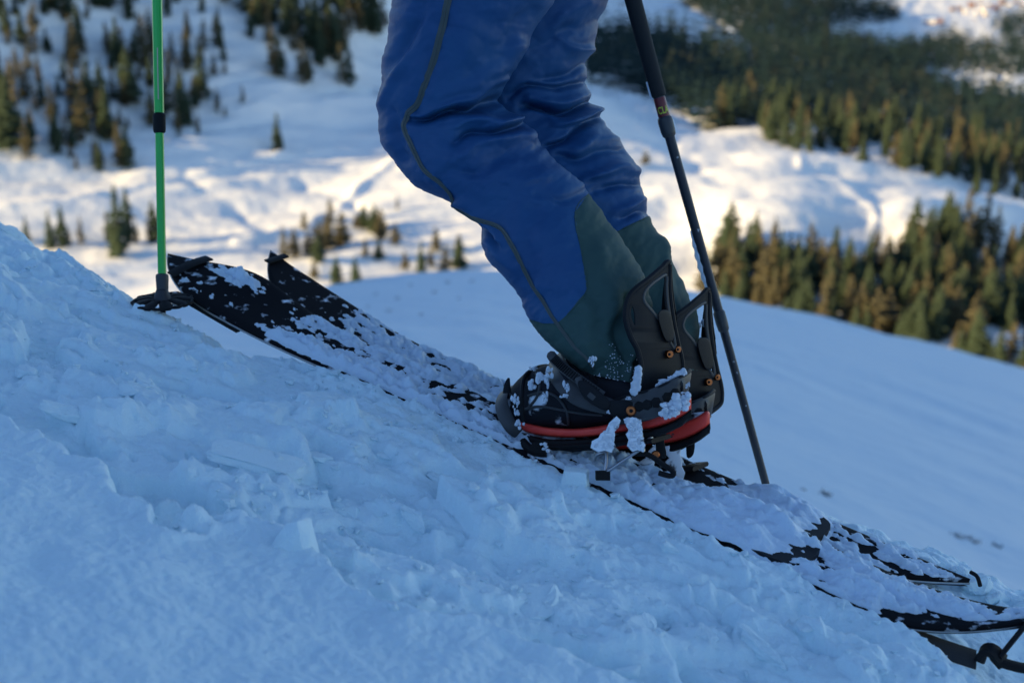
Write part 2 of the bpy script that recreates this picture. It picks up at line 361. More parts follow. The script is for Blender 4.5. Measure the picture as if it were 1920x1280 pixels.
def seg_dist(x, y, pl):
    best = np.full(np.shape(x), 1e9)
    for (ax, ay), (bx, by) in zip(pl[:-1], pl[1:]):
        dx, dy = bx-ax, by-ay; t = np.clip(((x-ax)*dx+(y-ay)*dy)/(dx*dx+dy*dy), 0, 1); best = np.minimum(best, np.hypot(x-ax-t*dx, y-ay-t*dy))
    return best
def relief(p, px, py):
    x, y = p[:, 0], p[:, 1]; d = np.hypot(x, y); k = np.clip(d/400, .7, 4)
    u = (x*.80+y*.6); w = (-x*.6+y*.80)
    left = sstep(760, 420, px)*sstep(330, 200, py)
    g = 2.4*fbm(u/64, w/17, 3, 401)+.28*fbm(x/13, y/8, 2, 402)+.10*fbm(x/4, y/4, 2, 403)
    terr = .9*fbm(x/30, (p[:, 2])/3.2, 3, 405)      # small steps across the left hillside
    gull = 1.6*np.abs(fbm(u/55+.3, w/25, 2, 404))
    tr = 0
    for pl, am, wd in ROADS:
        e = seg_dist(px, py, catmull(pl, 24)); tr = tr+1.05*am*np.exp(-(e/(.8*wd))**2)*(.7+.6*perlin(px/50, py/50, 8))
    g = g+tr*k
    return (g*(1-.35*left)+terr*left*1.3-gull*(1-left)*.6)*np.minimum(k, 1.6)
def build_valley():
    px = np.concatenate([np.arange(-340, -100, 12), np.arange(-100, 2050, 4.5), np.arange(2050, 2900, 20)]); py = np.concatenate([np.arange(-70, -30, 8), np.arange(-30, 720, 3.4), np.arange(720, 800, 10)])[::-1]
    A, B = np.meshgrid(py, px, indexing='ij'); b = B.ravel(); a = A.ravel()
    p = P(b, a, DF(b, a)); p[:, 2] += relief(p, b, a)
    o = mobj('snow_hillside', p, grid_faces(len(py), len(px))[:, ::-1], M['far_snow'])
    tag(o, 'sunlit snowy hillside and valley beyond', kind='structure')
    return o
valley = build_valley()
def on_valley(px, py):
    px = np.atleast_1d(np.asarray(px, float)); py = np.atleast_1d(np.asarray(py, float))
    d = DF(px, py); p = P(px, py, d); p[:, 2] += relief(p, px, py); return p, d

# ------------------------------------------------------------------ trees
def crown_mesh(kind, seed, levels=15, arms=9):     # unit height, base at 0
    r = np.random.RandomState(seed); V = []; F = []
    lo = .07 if kind == 'spruce' else .10
    wid = r.uniform(.185, .235) if kind == 'spruce' else r.uniform(.15, .20)
    for k in range(levels):
        t = k/(levels-1); z = lo+(1-lo)*(t**.92)*.975
        R = wid*(1-t)**(.85 if kind == 'spruce' else .75)*r.uniform(.8, 1.15)+.006
        if t < .12: R *= .75
        n = max(4, int(arms*(1-.45*t)))
        for j in range(n):
            if r.rand() < (.08 if kind == 'spruce' else .2): continue
            a = 2*math.pi*(j+r.uniform(-.35, .35))/n+k*1.3; L = R*r.uniform(.6, 1.2)
            dz = (-.32 if kind == 'spruce' else .05)*L+r.uniform(-.012, .012)
            c, s = math.cos(a), math.sin(a); wd = L*(.42 if kind == 'spruce' else .30)+.010; zz = z+r.uniform(-.018, .018)
            b = len(V)
            V += [(0, 0, zz+.012), (c*L*.5-s*wd, s*L*.5+c*wd, zz+dz*.35-.008), (c*L, s*L, zz+dz), (c*L*.5+s*wd, s*L*.5-c*wd, zz+dz*.35-.008), (c*L*.55, s*L*.55, zz+dz*.4+.022), (c*L*.5, s*L*.5, zz+dz*.5-.04)]
            F += [(b, b+1, b+4), (b+1, b+2, b+4), (b+2, b+3, b+4), (b+3, b, b+4), (b, b+5, b+2)]
    b = len(V); V += [(.008, 0, .93), (-.005, .007, .93), (-.005, -.007, .93), (0, 0, 1.0)]; F += [(b, b+1, b+3), (b+1, b+2, b+3), (b+2, b, b+3)]
    return np.array(V), F
def trunk_mesh():
    mb = MB(); mb.tube([(0, 0, -.06), (0, 0, .1), (.003, 0, .5), (0, 0, .96)], [.014, .012, .007, .001], 6); return np.array(mb.V), mb.F
_tv, _tf = trunk_mesh(); TRUNK = mesh_from('trunk', _tv, _tf); TRUNK.materials.append(M['bark'])
CROWN = {'spruce': [], 'larch': []}
for kind in CROWN:
    for k in range(6):
        v_, f_ = crown_mesh(kind, 50+k+(100 if kind == 'larch' else 0)); me = mesh_from('crown', v_, f_); me.materials.append(M[kind]); CROWN[kind].append(me)
TREES = []
def name_trees():                                  # say which tree: size, then where it stands, then its order among those most like it
    size = lambda h: 'small' if h < 50 else ('middling' if h < 72 else 'tall')
    bins = {}
    for o, x, y, h, kind, zone, x0, x1, y0, y1 in TREES:
        n = 6; q = min(n-1, max(0, int((x-x0)/(x1-x0)*n))); r_ = min(2, max(0, int((y-y0)/(y1-y0)*3)))
        where = ('far left', 'left', 'centre left', 'centre right', 'right', 'far right')[q]
        bins.setdefault((zone, kind, size(h), where, ('back', 'middle', 'front')[r_]), []).append((x, o))
    ordn = ['leftmost', 'second from left', 'third from left', 'fourth from left', 'fifth from left', 'sixth from left', 'seventh from left', 'eighth from left', 'ninth from left', 'tenth from left']
    for (zone, kind, sz, where, row), L in bins.items():
        L.sort(key=lambda a: a[0]); kd = 'dark spruce' if kind == 'spruce' else 'brown larch'
        for k, (x, o) in enumerate(L):
            o['label'] = f'{sz} {kd}, {row} rows of {zone}, {where}'+('' if len(L) == 1 else (', '+(ordn[k] if k < len(ordn)-1 and k < len(L)-1 else 'rightmost' if k == len(L)-1 else 'towards the right')))
def zone(o, x, y, h, kind, name, x0, x1, y0, y1): TREES.append((o, x, y, h, kind, name, x0, x1, y0, y1))
def tree(px, py, hpx, kind, label, group, fat=1.0):
    p, d = on_valley(px, py); p = p[0]; h = hpx*d[0]/FPX/math.cos(PITCH)*1.02
    o = bpy.data.objects.new(kind+'_tree', None); COL.objects.link(o); o.location = tuple(p); tag(o, label, 'tree', group)
    f = fat*random.uniform(1.0, 1.6); o.scale = (h*f, h*f, h); o.rotation_euler = (random.uniform(-.03, .03), random.uniform(-.03, .03), random.uniform(0, 6.28))
    t = bpy.data.objects.new('trunk', TRUNK); link(t, o); c = bpy.data.objects.new('crown', random.choice(CROWN[kind])); link(c, o)
    return o
def inpoly(x, y, poly):
    r = False; j = len(poly)-1
    for i in range(len(poly)):
        if (poly[i][1] > y) != (poly[j][1] > y) and x < (poly[j][0]-poly[i][0])*(y-poly[i][1])/(poly[j][1]-poly[i][1])+poly[i][0]: r = not r
        j = i
    return r
def scatter(poly, n, mind, seed, seen=None):
    r = random.Random(seed); pts = list(seen or []); out = []; xs = [p[0] for p in poly]; ys = [p[1] for p in poly]; tries = 0
    while len(out) < n and tries < n*60:
        tries += 1; x = r.uniform(min(xs), max(xs)); y = r.uniform(min(ys), max(ys))
        if not inpoly(x, y, poly): continue
        if any(abs(x-a) < mind and math.hypot(x-a, (y-b)*1.6) < mind for a, b in pts): continue
        pts.append((x, y)); out.append((x, y))
    return out
def plant_trees():
    S, Lr = 'spruce', 'larch'
    lone = [(521, 283, 70, S, 'lone dark spruce on the open snow left of the blue trousers', 1.0),
            (378, 182, 92, S, 'broad dark spruce beside the upper green pole', 1.35),
            (20, 272, 130, S, 'tall dark spruce at the left edge of the frame', 1.2),
            (222, 482, 130, S, 'dense dark spruce standing lower left of the green pole', 1.0),
            (118, 462, 78, S, 'dark spruce above the crest of near snow, right one of a close pair', .95),
            (96, 462, 72, S, 'dark spruce above the crest of near snow, left one of a close pair', .95),
            (790, 510, 62, S, 'blurred spruce just left of the blue shin', 1.0),
            (533, 486, 66, Lr, 'thin golden larch rising behind the rear ski tip', .8),
            (1210, 312, 26, Lr, 'small brown bush between the shin and the black pole', 2.0),
            (1872, 690, 72, S, 'bright yellow green spruce at the lower right forest edge', 1.2)]
    for x, y, h, k, lab, fat in lone: tree(x, y, h, k, lab, None, fat)
    left = [(62, 100, 80, Lr), (40, 80, 60, S), (136, 120, 75, Lr), (140, 122, 55, S), (12, 60, 55, S), (85, 30, 45, S), (95, 25, 35, S), (120, 45, 40, Lr), (165, 45, 45, Lr), (222, 132, 85, S), (230, 130, 60, Lr), (262, 96, 60, Lr), (205, 22, 40, S),
            (350, 140, 90, Lr), (352, 128, 50, S), (412, 90, 75, S), (405, 88, 60, Lr), (470, 70, 55, S), (505, 85, 55, Lr), (485, 52, 55, S), (515, 140, 80, Lr), (525, 140, 70, S), (570, 160, 80, Lr), (578, 150, 60, S), (640, 157, 75, Lr), (655, 155, 72, S), (600, 110, 75, S), (620, 100, 80, S),
            (455, 195, 32, Lr), (160, 245, 90, Lr), (150, 240, 70, S), (190, 225, 95, S), (200, 255, 100, S), (185, 250, 80, Lr), (60, 262, 60, Lr), (52, 200, 80, Lr), (98, 235, 70, Lr), (135, 275, 55, S), (178, 305, 50, Lr), (237, 310, 75, S), (225, 310, 85, Lr), (212, 190, 60, Lr), (110, 178, 40, S), (250, 180, 50, S), (283, 165, 55, S), (310, 215, 70, S), (335, 262, 50, Lr), (365, 192, 55, Lr), (372, 265, 40, Lr), (408, 210, 22, Lr),
            (280, 70, 45, Lr), (50, 448, 45, S), (205, 455, 60, Lr), (240, 450, 95, S), (152, 445, 50, Lr), (290, 450, 70, S), (132, 462, 30, Lr), (255, 445, 45, Lr),
            (578, 480, 50, Lr), (598, 478, 60, Lr), (618, 470, 52, Lr), (640, 460, 60, Lr), (632, 530, 50, S), (668, 535, 52, S), (682, 420, 46, S), (715, 435, 50, Lr), (742, 470, 38, Lr), (835, 505, 52, Lr), (745, 395, 25, Lr), (590, 520, 36, Lr), (860, 470, 36, Lr), (160, 165, 30, S), (20, 170, 45, Lr), (75, 165, 40, Lr), (0, 190, 60, S), (30, 30, 50, S), (300, 110, 40, S)]
    rr = random.Random(11)
    for x, y in scatter([(-20, 90), (420, 90), (420, 190), (330, 280), (240, 315), (-20, 290)], 46, 20, 12): left.append((x, y, rr.uniform(34, 92), Lr if rr.random() < .6 else S))
    for x, y in scatter([(-20, 60), (330, 60), (440, 120), (420, 230), (250, 320), (-20, 300)], 60, 13, 17): left.append((x, y, rr.uniform(22, 56), Lr if rr.random() < .85 else S))
    for x, y in scatter([(500, 400), (860, 440), (880, 500), (640, 520), (520, 480)], 16, 22, 13): left.append((x, y, rr.uniform(26, 56), Lr if rr.random() < .75 else S))
    for x, y, h, k in left:
        o = tree(x, y, h*random.uniform(.95, 1.1), k, 'dark green spruce scattered on the sunlit hillside at left' if k == S else 'bare brown larch scattered on the sunlit hillside at left', 'spruces on the left hillside' if k == S else 'larches on the left hillside', random.uniform(.85, 1.1)*(1.5 if x > 490 and y > 400 else 1)); zone(o, x, y, h, k, 'the left hillside', 0, 880, 0, 540)
    topl = [(420, -10), (720, -10), (728, 90), (700, 110), (640, 130), (560, 110), (510, 60), (440, 30)]
    for x, y in scatter(topl, 46, 13, 3):
        k = S if random.random() < .72 else Lr
        hh = random.uniform(62, 92); o = tree(x, y, hh, k, 'dark spruce in the dense wood left of the blue thigh' if k == S else 'brown larch in the dense wood left of the blue thigh', 'spruces in the wood by the thigh' if k == S else 'larches in the wood by the thigh'); zone(o, x, y, hh, k, 'wood left of thigh', 420, 728, -10, 160)
    for x, y in scatter([(-30, -10), (420, -10), (420, 40), (-30, 60)], 26, 15, 4):
        k = S if random.random() < .55 else Lr
        hh = random.uniform(45, 75); o = tree(x, y, hh, k, 'dark green spruce along the upper left edge' if k == S else 'brown larch along the upper left edge', 'spruces along the upper left edge' if k == S else 'larches along the upper left edge'); zone(o, x, y, hh, k, 'the upper left wood', -30, 420, -10, 60)
    low = [(1318, 552), (1328, 505), (1352, 470), (1420, 452), (1500, 480), (1560, 505), (1640, 520), (1690, 470), (1740, 425), (1800, 428), (1860, 470), (1960, 520), (1960, 715), (1800, 675), (1650, 640), (1500, 608), (1380, 578)]
    for x, y in sorted(scatter(low, 270, 9.5, 5), key=lambda q: q[1]):
        k = Lr if random.random() < (.62 if x < 1480 else .40) else S
        hh = random.uniform(58, 100) if random.random() < .75 else random.uniform(34, 58); o = tree(x, y, hh, k, 'dark spruce in the wooded knoll at lower right' if k == S else 'golden brown larch in the wooded knoll at lower right', 'spruces in the wooded knoll' if k == S else 'larches in the wooded knoll', random.uniform(.95, 1.3)); zone(o, x, y, hh, k, 'lower right wood', 1335, 1960, 420, 690)
    edge = [(1335, 232), (1430, 262), (1560, 290), (1680, 322), (1760, 335), (1850, 355), (1960, 385), (1960, 300), (1800, 270), (1650, 255), (1500, 225), (1380, 190)]
    for x, y in sorted(scatter(edge, 125, 12, 6), key=lambda q: q[1]):
        k = Lr if random.random() < .4 else S
        hh = random.uniform(52, 84); o = tree(x, y, hh, k, 'dark spruce at the lower edge of the far forest belt' if k == S else 'golden larch at the lower edge of the far forest belt', 'spruces at the edge of the far forest belt' if k == S else 'larches at the edge of the far forest belt', random.uniform(.8, 1.05)); zone(o, x, y, hh, k, 'far forest edge', 1335, 1960, 190, 385)
plant_trees(); name_trees()
def build_forest():                                # the far woods behind: a mass of small crowns, one object
    polys = [([(1095, 150), (1180, 168), (1330, 240), (1500, 235), (1700, 262), (1960, 310), (1960, 200), (1880, 192), (1800, 186), (1745, 168), (1700, 130), (1600, 118), (1400, 112), (1300, 88), (1115, 72)], 1600, 5.8, (42, 76)),
             ([(1290, 15), (1420, 95), (1560, 125), (1720, 140), (1738, 122), (1730, 100), (1660, 95), (1600, 78), (1560, 75), (1550, 50), (1640, 44), (1690, 36), (1660, 20), (1560, 6), (1540, -25), (1250, -25)], 1250, 4.6, (26, 50)),
             ([(1700, 108), (1760, 75), (1850, 90), (1960, 100), (1960, 150), (1860, 138), (1760, 132)], 380, 4, (26, 42)),
             ([(1858, 45), (1960, 20), (1960, 95), (1880, 80)], 140, 3.6, (24, 38))]
    Vs = []; Fs = []; base = 0; vars_ = [crown_mesh('spruce', 900+k, 6, 5) for k in range(8)]
    vars_ = [(v, np.array([f for f in F], dtype=np.int64)) for v, F in vars_]; r = np.random.RandomState(5)
    for poly, n, md, hr in polys:
        pts = np.array(scatter(poly, n, md, n)); p, d = on_valley(pts[:, 0], pts[:, 1])
        for q, dd in zip(p, d):
            v, f = vars_[r.randint(8)]; h = r.uniform(*hr)*dd/FPX; a = r.uniform(0, 6.28); fat = h*r.uniform(1.2, 2.0)
            c, s = math.cos(a), math.sin(a)
            Vs.append(np.stack([(v[:, 0]*c-v[:, 1]*s)*fat, (v[:, 0]*s+v[:, 1]*c)*fat, v[:, 2]*h], 1)+q); Fs.append(f+base); base += len(v)
    o = mobj('forest', np.vstack(Vs), np.vstack(Fs), M['forest'], smooth=False)
    tag(o, 'dark mixed forest filling the valley side at upper right', 'forest', kind='stuff')
build_forest()
# ------------------------------------------------------------------ far houses
def house(px, py, wpx, label, group=None, wall='wall', rot=.3):
    p, d = on_valley(px, py); p = p[0]; w = wpx*d[0]/FPX; l = w*.7; h = w*.5
    o = thing('house', p, label, 'house', group); c, s = math.cos(rot), math.sin(rot); ax = np.array([c, s, 0]); ay = np.array([-s, c, 0])
    MB().box(p+Z*h*.4, ax*w/2, ay*l/2, Z*h*.6).build('wall', M[wall], o, False, None)
    mb = MB(); e = .58; hh = h*1.0
    V = [p+Z*hh-ax*w*e-ay*l*e, p+Z*hh+ax*w*e-ay*l*e, p+Z*hh+ax*w*e+ay*l*e, p+Z*hh-ax*w*e+ay*l*e, p+Z*(hh+h*.55)-ax*w*e, p+Z*(hh+h*.55)+ax*w*e]
    mb.add(V, [(0, 1, 5, 4), (3, 4, 5, 2), (0, 4, 3), (1, 2, 5), (0, 3, 2, 1)]); mb.build('roof', M['wind_snow'] if group is None or random.random() < .45 else M['roof'], o, False, None)
    for k in (-.25, .25): MB().box(p+Z*h*.5+ax*w*k-ay*l*.502, ax*w*.08, ay*l*.02, Z*h*.14).build('window', M['glass'], o, False, None)
house(1172, 8, 19, 'snow capped hut on the bright field right of the trousers, topmost of the huts')
house(1254, 20, 17, 'small snow capped hut on the field above the forest, right of the black pole')
house(1325, 72, 20, 'snow capped hut at the lower end of the high field, left of two')
house(1358, 66, 22, 'snow capped hut at the lower end of the high field, right of two', wall='wood')
HN = ['first', 'second', 'third', 'fourth', 'fifth', 'sixth', 'seventh', 'eighth', 'ninth', 'tenth', 'eleventh', 'twelfth', 'thirteenth', 'fourteenth', 'fifteenth', 'sixteenth', 'seventeenth', 'eighteenth']
for hk, (x, y) in enumerate(sorted([(1800, 18), (1812, 24), (1822, 14), (1832, 26), (1845, 20), (1838, 9), (1856, 12), (1868, 18), (1880, 8), (1893, 12), (1905, 6), (1916, 12), (1848, 30), (1826, 34), (1786, 22), (1762, 44), (1748, 46), (1736, 44)])):
    house(x+random.uniform(-.8, .8), y, random.uniform(8, 12), HN[hk]+' from the left of the tiny village houses at upper right', 'village houses in the valley', random.choice(['wall', 'wood', 'wood']), random.uniform(-.6, .6))
# ------------------------------------------------------------------ grass tufts poking through the shaded slope
def mid_at(px, py):
    d = Vector(unit(P(px, py, 1.0))); l = mid_bvh.ray_cast(Vector((0, 0, 0)), d)[0]
    return np.array(l) if l is not None else None
mid_bvh = BVHTree.FromPolygons([tuple(q) for q in MIDP], [tuple(f) for f in grid_faces(MR, MC)])
def tuft(px, py, wpx, label, group):
    c = mid_at(px, py)
    if c is None: return
    d = c@FW; r_ = wpx*d/FPX/2; mb = MB(); o = bpy.data.objects
    for k in range(70):
        a = random.uniform(0, 6.28); q = c+np.array([math.cos(a)*r_*random.random()*1.1, math.sin(a)*r_*random.random()*1.4, -.1*r_])
        e = q+np.array([random.uniform(-.5, .5)*r_, random.uniform(-.5, .5)*r_, r_*random.uniform(.2, .6)]); s_ = np.array([r_*.05, 0, 0])
        mb.add([q-s_, q+s_, e+s_*.3], [(0, 1, 2)])
    g = mb.build('grass_tuft', M['grass'], None, False, None); tag(g, label, 'grass', group)
tuft(1545, 928, 30, 'round dark grass tuft on the shaded slope right of the black pole', None)
tuft(1506, 918, 12, 'tiny dark grass tuft close to the right of the black pole tip', None)
for x, y, w in [(1795, 1006, 26), (1822, 1014, 30), (1868, 1024, 22)]:
    tuft(x, y, w, {1795: 'left', 1822: 'middle', 1868: 'right'}[x]+' grass tuft in the short row near the right edge', 'grass tufts near the right edge')
for x, y, w in [(705, 552, 18), (745, 560, 20), (690, 575, 16), (730, 583, 22), (790, 590, 18), (815, 548, 20), (840, 530, 20), (885, 528, 18), (770, 535, 16), (860, 560, 14)]:
    tuft(x, y, w*.55, 'faint grass tuft behind the blue shin, '+('first', 'second', 'third', 'fourth', 'fifth', 'sixth', 'seventh', 'eighth', 'ninth', 'tenth')[sorted([705, 745, 690, 730, 790, 815, 840, 885, 770, 860]).index(x)]+' from left', 'grass tufts behind the shin')

# ------------------------------------------------------------------ the two ski halves
WS = .125
def ski_frame(far):
    if not far: return E2.copy(), dict(s0=-.20, s1=1.375, tip=.62, tail=.97, nose_r=.028, tail_r=.045)
    return E2+W*(WS+.014)-.036*N, dict(s0=-.06, s1=1.285, tip=.86, tail=.97, nose_r=.066, tail_r=.0)
def ski_rise(s, q):
    a = np.clip((s-(q['s1']-.38))/.38, 0, 1); b = np.clip((q['s0']+.22-s)/.22, 0, 1)
    return q['nose_r']*a**1.7+q['tail_r']*b**2
def ski_edges(s, q, far):                          # lateral limits of the board half at s
    a = np.clip((s-(q['s1']-.20))/.20, 0, 1); b = np.clip((q['s0']+.20-s)/.20, 0, 1)
    e0 = q['tip']*WS*a**2.6+q['tail']*WS*b**1.7; e1 = WS-(1-q['tip'])*WS*a**(2.2 if not far else 1.6)-(1-q['tail'])*WS*b**2
    mid = .006*np.sin(np.pi*np.clip((s-.1)/1.0, 0, 1))
    if far: e1 = e1-mid
    else:
        e0 = e0+mid; e1 = e1+.012*np.exp(-((s-1.2)/.14)**2)*(1-a**3)
    return e0, np.maximum(e1, e0+.0004)
def ski_pt(s, l, far, lift=0.0):
    base, q = ski_frame(far)
    return base+np.asarray(s)[..., None]*U+np.asarray(l)[..., None]*W+(ski_rise(s, q)+lift+(0 if far else 1)*.022*np.asarray(l)/WS*np.exp(-((np.asarray(s)-1.22)/.13)**2))[..., None]*N
def build_ski(far):
    base, q = ski_frame(far)
    root = thing('splitboard_ski', base, 'rear black splitboard half dusted with snow, its blunt tip standing higher behind the near one' if far else 'near black splitboard half with pointed tip at left, boot standing on it', 'ski', 'splitboard halves used as skis')
    s = np.concatenate([np.linspace(q['s0'], q['s0']+.2, 36), np.linspace(q['s0']+.22, q['s1']-.22, 60), np.linspace(q['s1']-.2, q['s1'], 44)])
    t = np.linspace(0, 1, 17)
    S, T = np.meshgrid(s, t, indexing='ij'); e0, e1 = ski_edges(S, q, far); L = e0+(e1-e0)*T
    rim = .0025*sstep(0, .06, np.minimum(T, 1-T))
    top = ski_pt(S, L, far, rim-.0025).reshape(-1, 3); bot = ski_pt(S, L, far, np.full_like(S, -.0085)).reshape(-1, 3)
    n, m = len(s), len(t); F = [tuple(f) for f in grid_faces(n, m)]; K = n*m
    F2 = [tuple(int(i)+K for i in f[::-1]) for f in F]; ring = [(i, 0) for i in range(n)]+[(n-1, j) for j in range(1, m)]+[(i, m-1) for i in range(n-2, -1, -1)]+[(0, j) for j in range(m-2, 0, -1)]
    rid = [i*m+j for i, j in ring]; F3 = [(rid[k], rid[(k+1) % len(rid)], rid[(k+1) % len(rid)]+K, rid[k]+K) for k in range(len(rid))]
    mobj('deck', np.vstack([top, bot]), F+F2+F3, M['deck_frost'], root, True, 45)
    # steel edge round the outline, plush skin below
    ed = np.array([bot[k] for k in rid]); ed = ed+N*.0008
    mb = MB(); mb.strap(np.vstack([ed, ed[:1]]), N, .003, .003); mb.build('steel_edge', M['steel'], root)
    sk = ski_pt(S, e0+(e1-e0)*(.08+.84*T), far, np.full_like(S, -.0125)).reshape(-1, 3)
    mobj('climbing_skin', np.vstack([sk, sk+N*.0035]), F+F2, M['skin'], root, True, 60)
    return root, q
SKI_N, QN = build_ski(False); SKI_F, QF = build_ski(True)
# tip and tail fittings
def ski_fittings():
    r = SKI_N
    a = P(378, 493, 2.55); tdir = U; 
    s = np.array([1.31]*9); l = np.linspace(-.004, WS+.004, 9); e0, e1 = ski_edges(s, QN, False); l = e0-.004+(e1-e0+.008)*np.linspace(0, 1, 9)
    mb = MB(); mb.strap(ski_pt(s, l, False, np.full(9, .003)+.004*np.sin(np.linspace(0, math.pi, 9))), U, .022, .004); mb.build('tip_strap', M['rubber'], r)
    c = ski_pt(np.array([1.265]), np.array([-.004]), False, np.array([-.012]))[0]
    mb = MB(); th = np.linspace(0, 2*math.pi, 21); ring = c-W*.004+np.outer(np.cos(th), U)*.010+np.outer(np.sin(th), N)*.012; mb.tube(ring, .0017, 8, False); mb.build('tip_ring', M['steel'], r)
    mb = MB(); p = ski_pt(np.linspace(1.25, 1.13, 8), np.full(8, .004), False, np.linspace(-.012, -.014, 8)); mb.strap(p, W, .012, .008); mb.build('skin_tip_clip', M['rubber'], r)
    s = np.array([1.255]*7); e0, e1 = ski_edges(s, QF, True); mb = MB(); mb.strap(ski_pt(s, e0-.003+(e1-e0+.008)*np.linspace(0, 1, 7), True, np.full(7, .005)), U, .016, .005); mb.build('tip_strap', M['rubber'], SKI_F)
    # tail clip of the skin hanging below the near tail
    path = [P(1640, 1160, 1.86), P(1700, 1190, 1.84), P(1760, 1213, 1.83), P(1830, 1236, 1.82)]
    mb = MB(); mb.strap(catmull(path, 16), W, .045, .004); mb.build('skin_tail', M['skin'], r)
    k = MB(); k.strap(catmull([P(1836, 1240, 1.815), P(1846, 1222, 1.815), P(1862, 1222, 1.815), P(1880, 1240, 1.815)], 12), W, .03, .012); k.build('tail_clip', M['rubber'], r)
    k = MB(); k.strap(catmull([P(1872, 1234, 1.81), P(1896, 1204, 1.82), P(1940, 1150, 1.84)], 10), W, .016, .006); k.build('tail_hook', M['rubber'], r)
    k = MB(); k.strap(catmull([P(1874, 1240, 1.81), P(1910, 1250, 1.805), P(1960, 1258, 1.80)], 10), W, .016, .009); k.build('tail_strap', M['rubber'], r)
    k = MB(); k.tube(catmull([P(1820, 1072, 2.05), P(1832, 1080, 2.04), P(1838, 1098, 2.03)], 8), .003, 8); k.build('tail_hook', M['rubber'], SKI_F)
    # binding pucks on the decks: low plates that carry the binding in snowboard mode
    for far, root, s_ in ((False, r, .185), (True, SKI_F, .20)):
        c = ski_pt(np.array([s_]), np.array([WS*.5]), far, np.array([.006]))[0]; mb = MB()
        th = np.linspace(0, 2*math.pi, 25)[:-1]; fs = .8 if far else 1.0; rr = fs*np.array([[.075*np.sign(math.cos(a))*abs(math.cos(a))**.6, .056*np.sign(math.sin(a))*abs(math.sin(a))**.6] for a in th])
        lo = c+rr[:, :1]*U+rr[:, 1:]*W-N*.011; hi = c+rr[:, :1]*U*.96+rr[:, 1:]*W*.96+N*.003
        mb.add(np.vstack([lo, hi]), [tuple(f) for f in grid_faces(2, 24, True)]+[tuple(range(24, 48))]); mb.build('binding_puck', M['black'], root)
ski_fittings()
# snow lying on the decks
def deck_snow(far):
    base, q = ski_frame(far); s1 = np.arange(q['s0']+.01, q['s1']-.03, .0026); t1 = np.linspace(0, 1, 54)
    S, T = np.meshgrid(s1, t1, indexing='ij'); e0, e1 = ski_edges(S, q, far); L = e0+(e1-e0)*(.015+.97*T)
    s, l = S.ravel(), L.ravel(); t = T.ravel(); rim = np.minimum(t, 1-t)
    f1, f2, *_ , r1, r2, r3 = cells(s*46+.8*perlin(s*20, l*20, 7), l*46+.8*perlin(s*20, l*20, 8), 71+far)
    lump = (1-f1*1.1)*(.25+r1)
    big = fbm(s*9, l*22, 3, 81+far); fine = fbm(s*44, l*70, 4, 83+far, .5)
    cov = np.interp(s, [-.2, .1, .35, .6, .80, .92, 1.0, 1.06, 1.12, 1.2, 1.3, 1.38], [.15, .25, .4, .34, .34, .36, .34, .14, -.75, -.85, -.6, -.9] if not far else [.1, -.12, -.5, -.05, .2, .16, .06, -.15, -.9, -1, -.95, -1])
    if not far:
        cov += -.45*np.exp(-((t-.62)/.24)**2)*sstep(1.12, 1.0, s)*sstep(.50, .62, s)
        cov += -1.3*sstep(.90, .97, t)*sstep(.14, .04, s)
        cov += .45*sstep(.45, .1, t)*sstep(1.14, 1.0, s)*sstep(.55, .75, s)
        cov += 1.25*np.exp(-((s-1.225)/.055)**2-((t-.72)/.2)**2)+.8*np.exp(-((s-1.19)/.03)**2-((t-.25)/.12)**2)
        cov += -1.6*sstep(.03, -.08, s)*sstep(.30, .10, t)-.5*np.exp(-((s+.12)/.05)**2)-.75*np.exp(-((s-.09)/.03)**2-((t-.35)/.3)**2)
    cov += -.9*sstep(.05, .012, t)
    if far: cov += .5*np.exp(-((s-1.24)/.02)**2-((t-.5)/.25)**2)
    h = .012*(cov+.6*big+.7*fine)+.010*lump*np.clip(cov+.3, 0, 1.2)
    h += (.010 if not far else .004)*sstep(.62, .2, s)*(.6+.6*big)*sstep(0, .3, rim)
    pk = np.exp(-(((s-(.226 if far else .227))/(.075 if far else .098))**2+((t-(.55 if far else .56))/(.55 if far else .62))**2)**2)*(1+.25*big)
    h = np.minimum(h, .004+.05*sstep(0, .5, rim)*2.2); h = np.maximum(h, (.019 if far else .025)*pk+.006*pk*big+.007*pk*lump+.003*pk*fine-.002+np.where(pk > .12, 0, -.02)); h = h-.004*sstep(.05, 0, rim)
    h = np.maximum(h, -.0055)
    p = ski_pt(s, l, far, h)
    F = grid_faces(len(s1), len(t1)); keep = (h[F] > -.004).any(1); F = F[keep]
    used, inv = np.unique(F, return_inverse=True)
    o = mobj('deck_snow', p[used], inv.reshape(-1, 4), M['crumb']); tag(o, 'lumpy snow lying on the rear ski' if far else 'lumpy snow lying on the near ski', 'snow', kind='stuff')
deck_snow(False); deck_snow(True)

# ------------------------------------------------------------------ skier: trousers, gaiter panels, zip, boots
def leg_depth(py, far):
    d = np.interp(py, [-200, 0, 230, 450, 700, 800], [2.20, 2.22, 2.27, 2.19, 2.11, 2.10]); return d+(.16 if far else 0)
NEAR_ST = [((748, -230), (1100, -230)), ((742, -100), (1090, -100)), ((735, 0), (1040, 0)), ((727, 60), (1003, 60)), ((715, 130), (972, 122)), ((708, 200), (942, 176)), ((714, 252), (952, 203)), ((734, 300), (976, 226)), ((768, 340), (1000, 250)), ((810, 364), (1028, 284)), ((856, 388), (1060, 320)), ((893, 422), (1097, 354)), ((903, 466), (1132, 402)), ((930, 503), (1166, 450)), ((962, 540), (1195, 492)), ((985, 577), (1213, 532)), ((1004, 612), (1222, 577)), ((1030, 645), (1228, 625)), ((1058, 670), (1222, 680)), ((1098, 700), (1208, 722))]
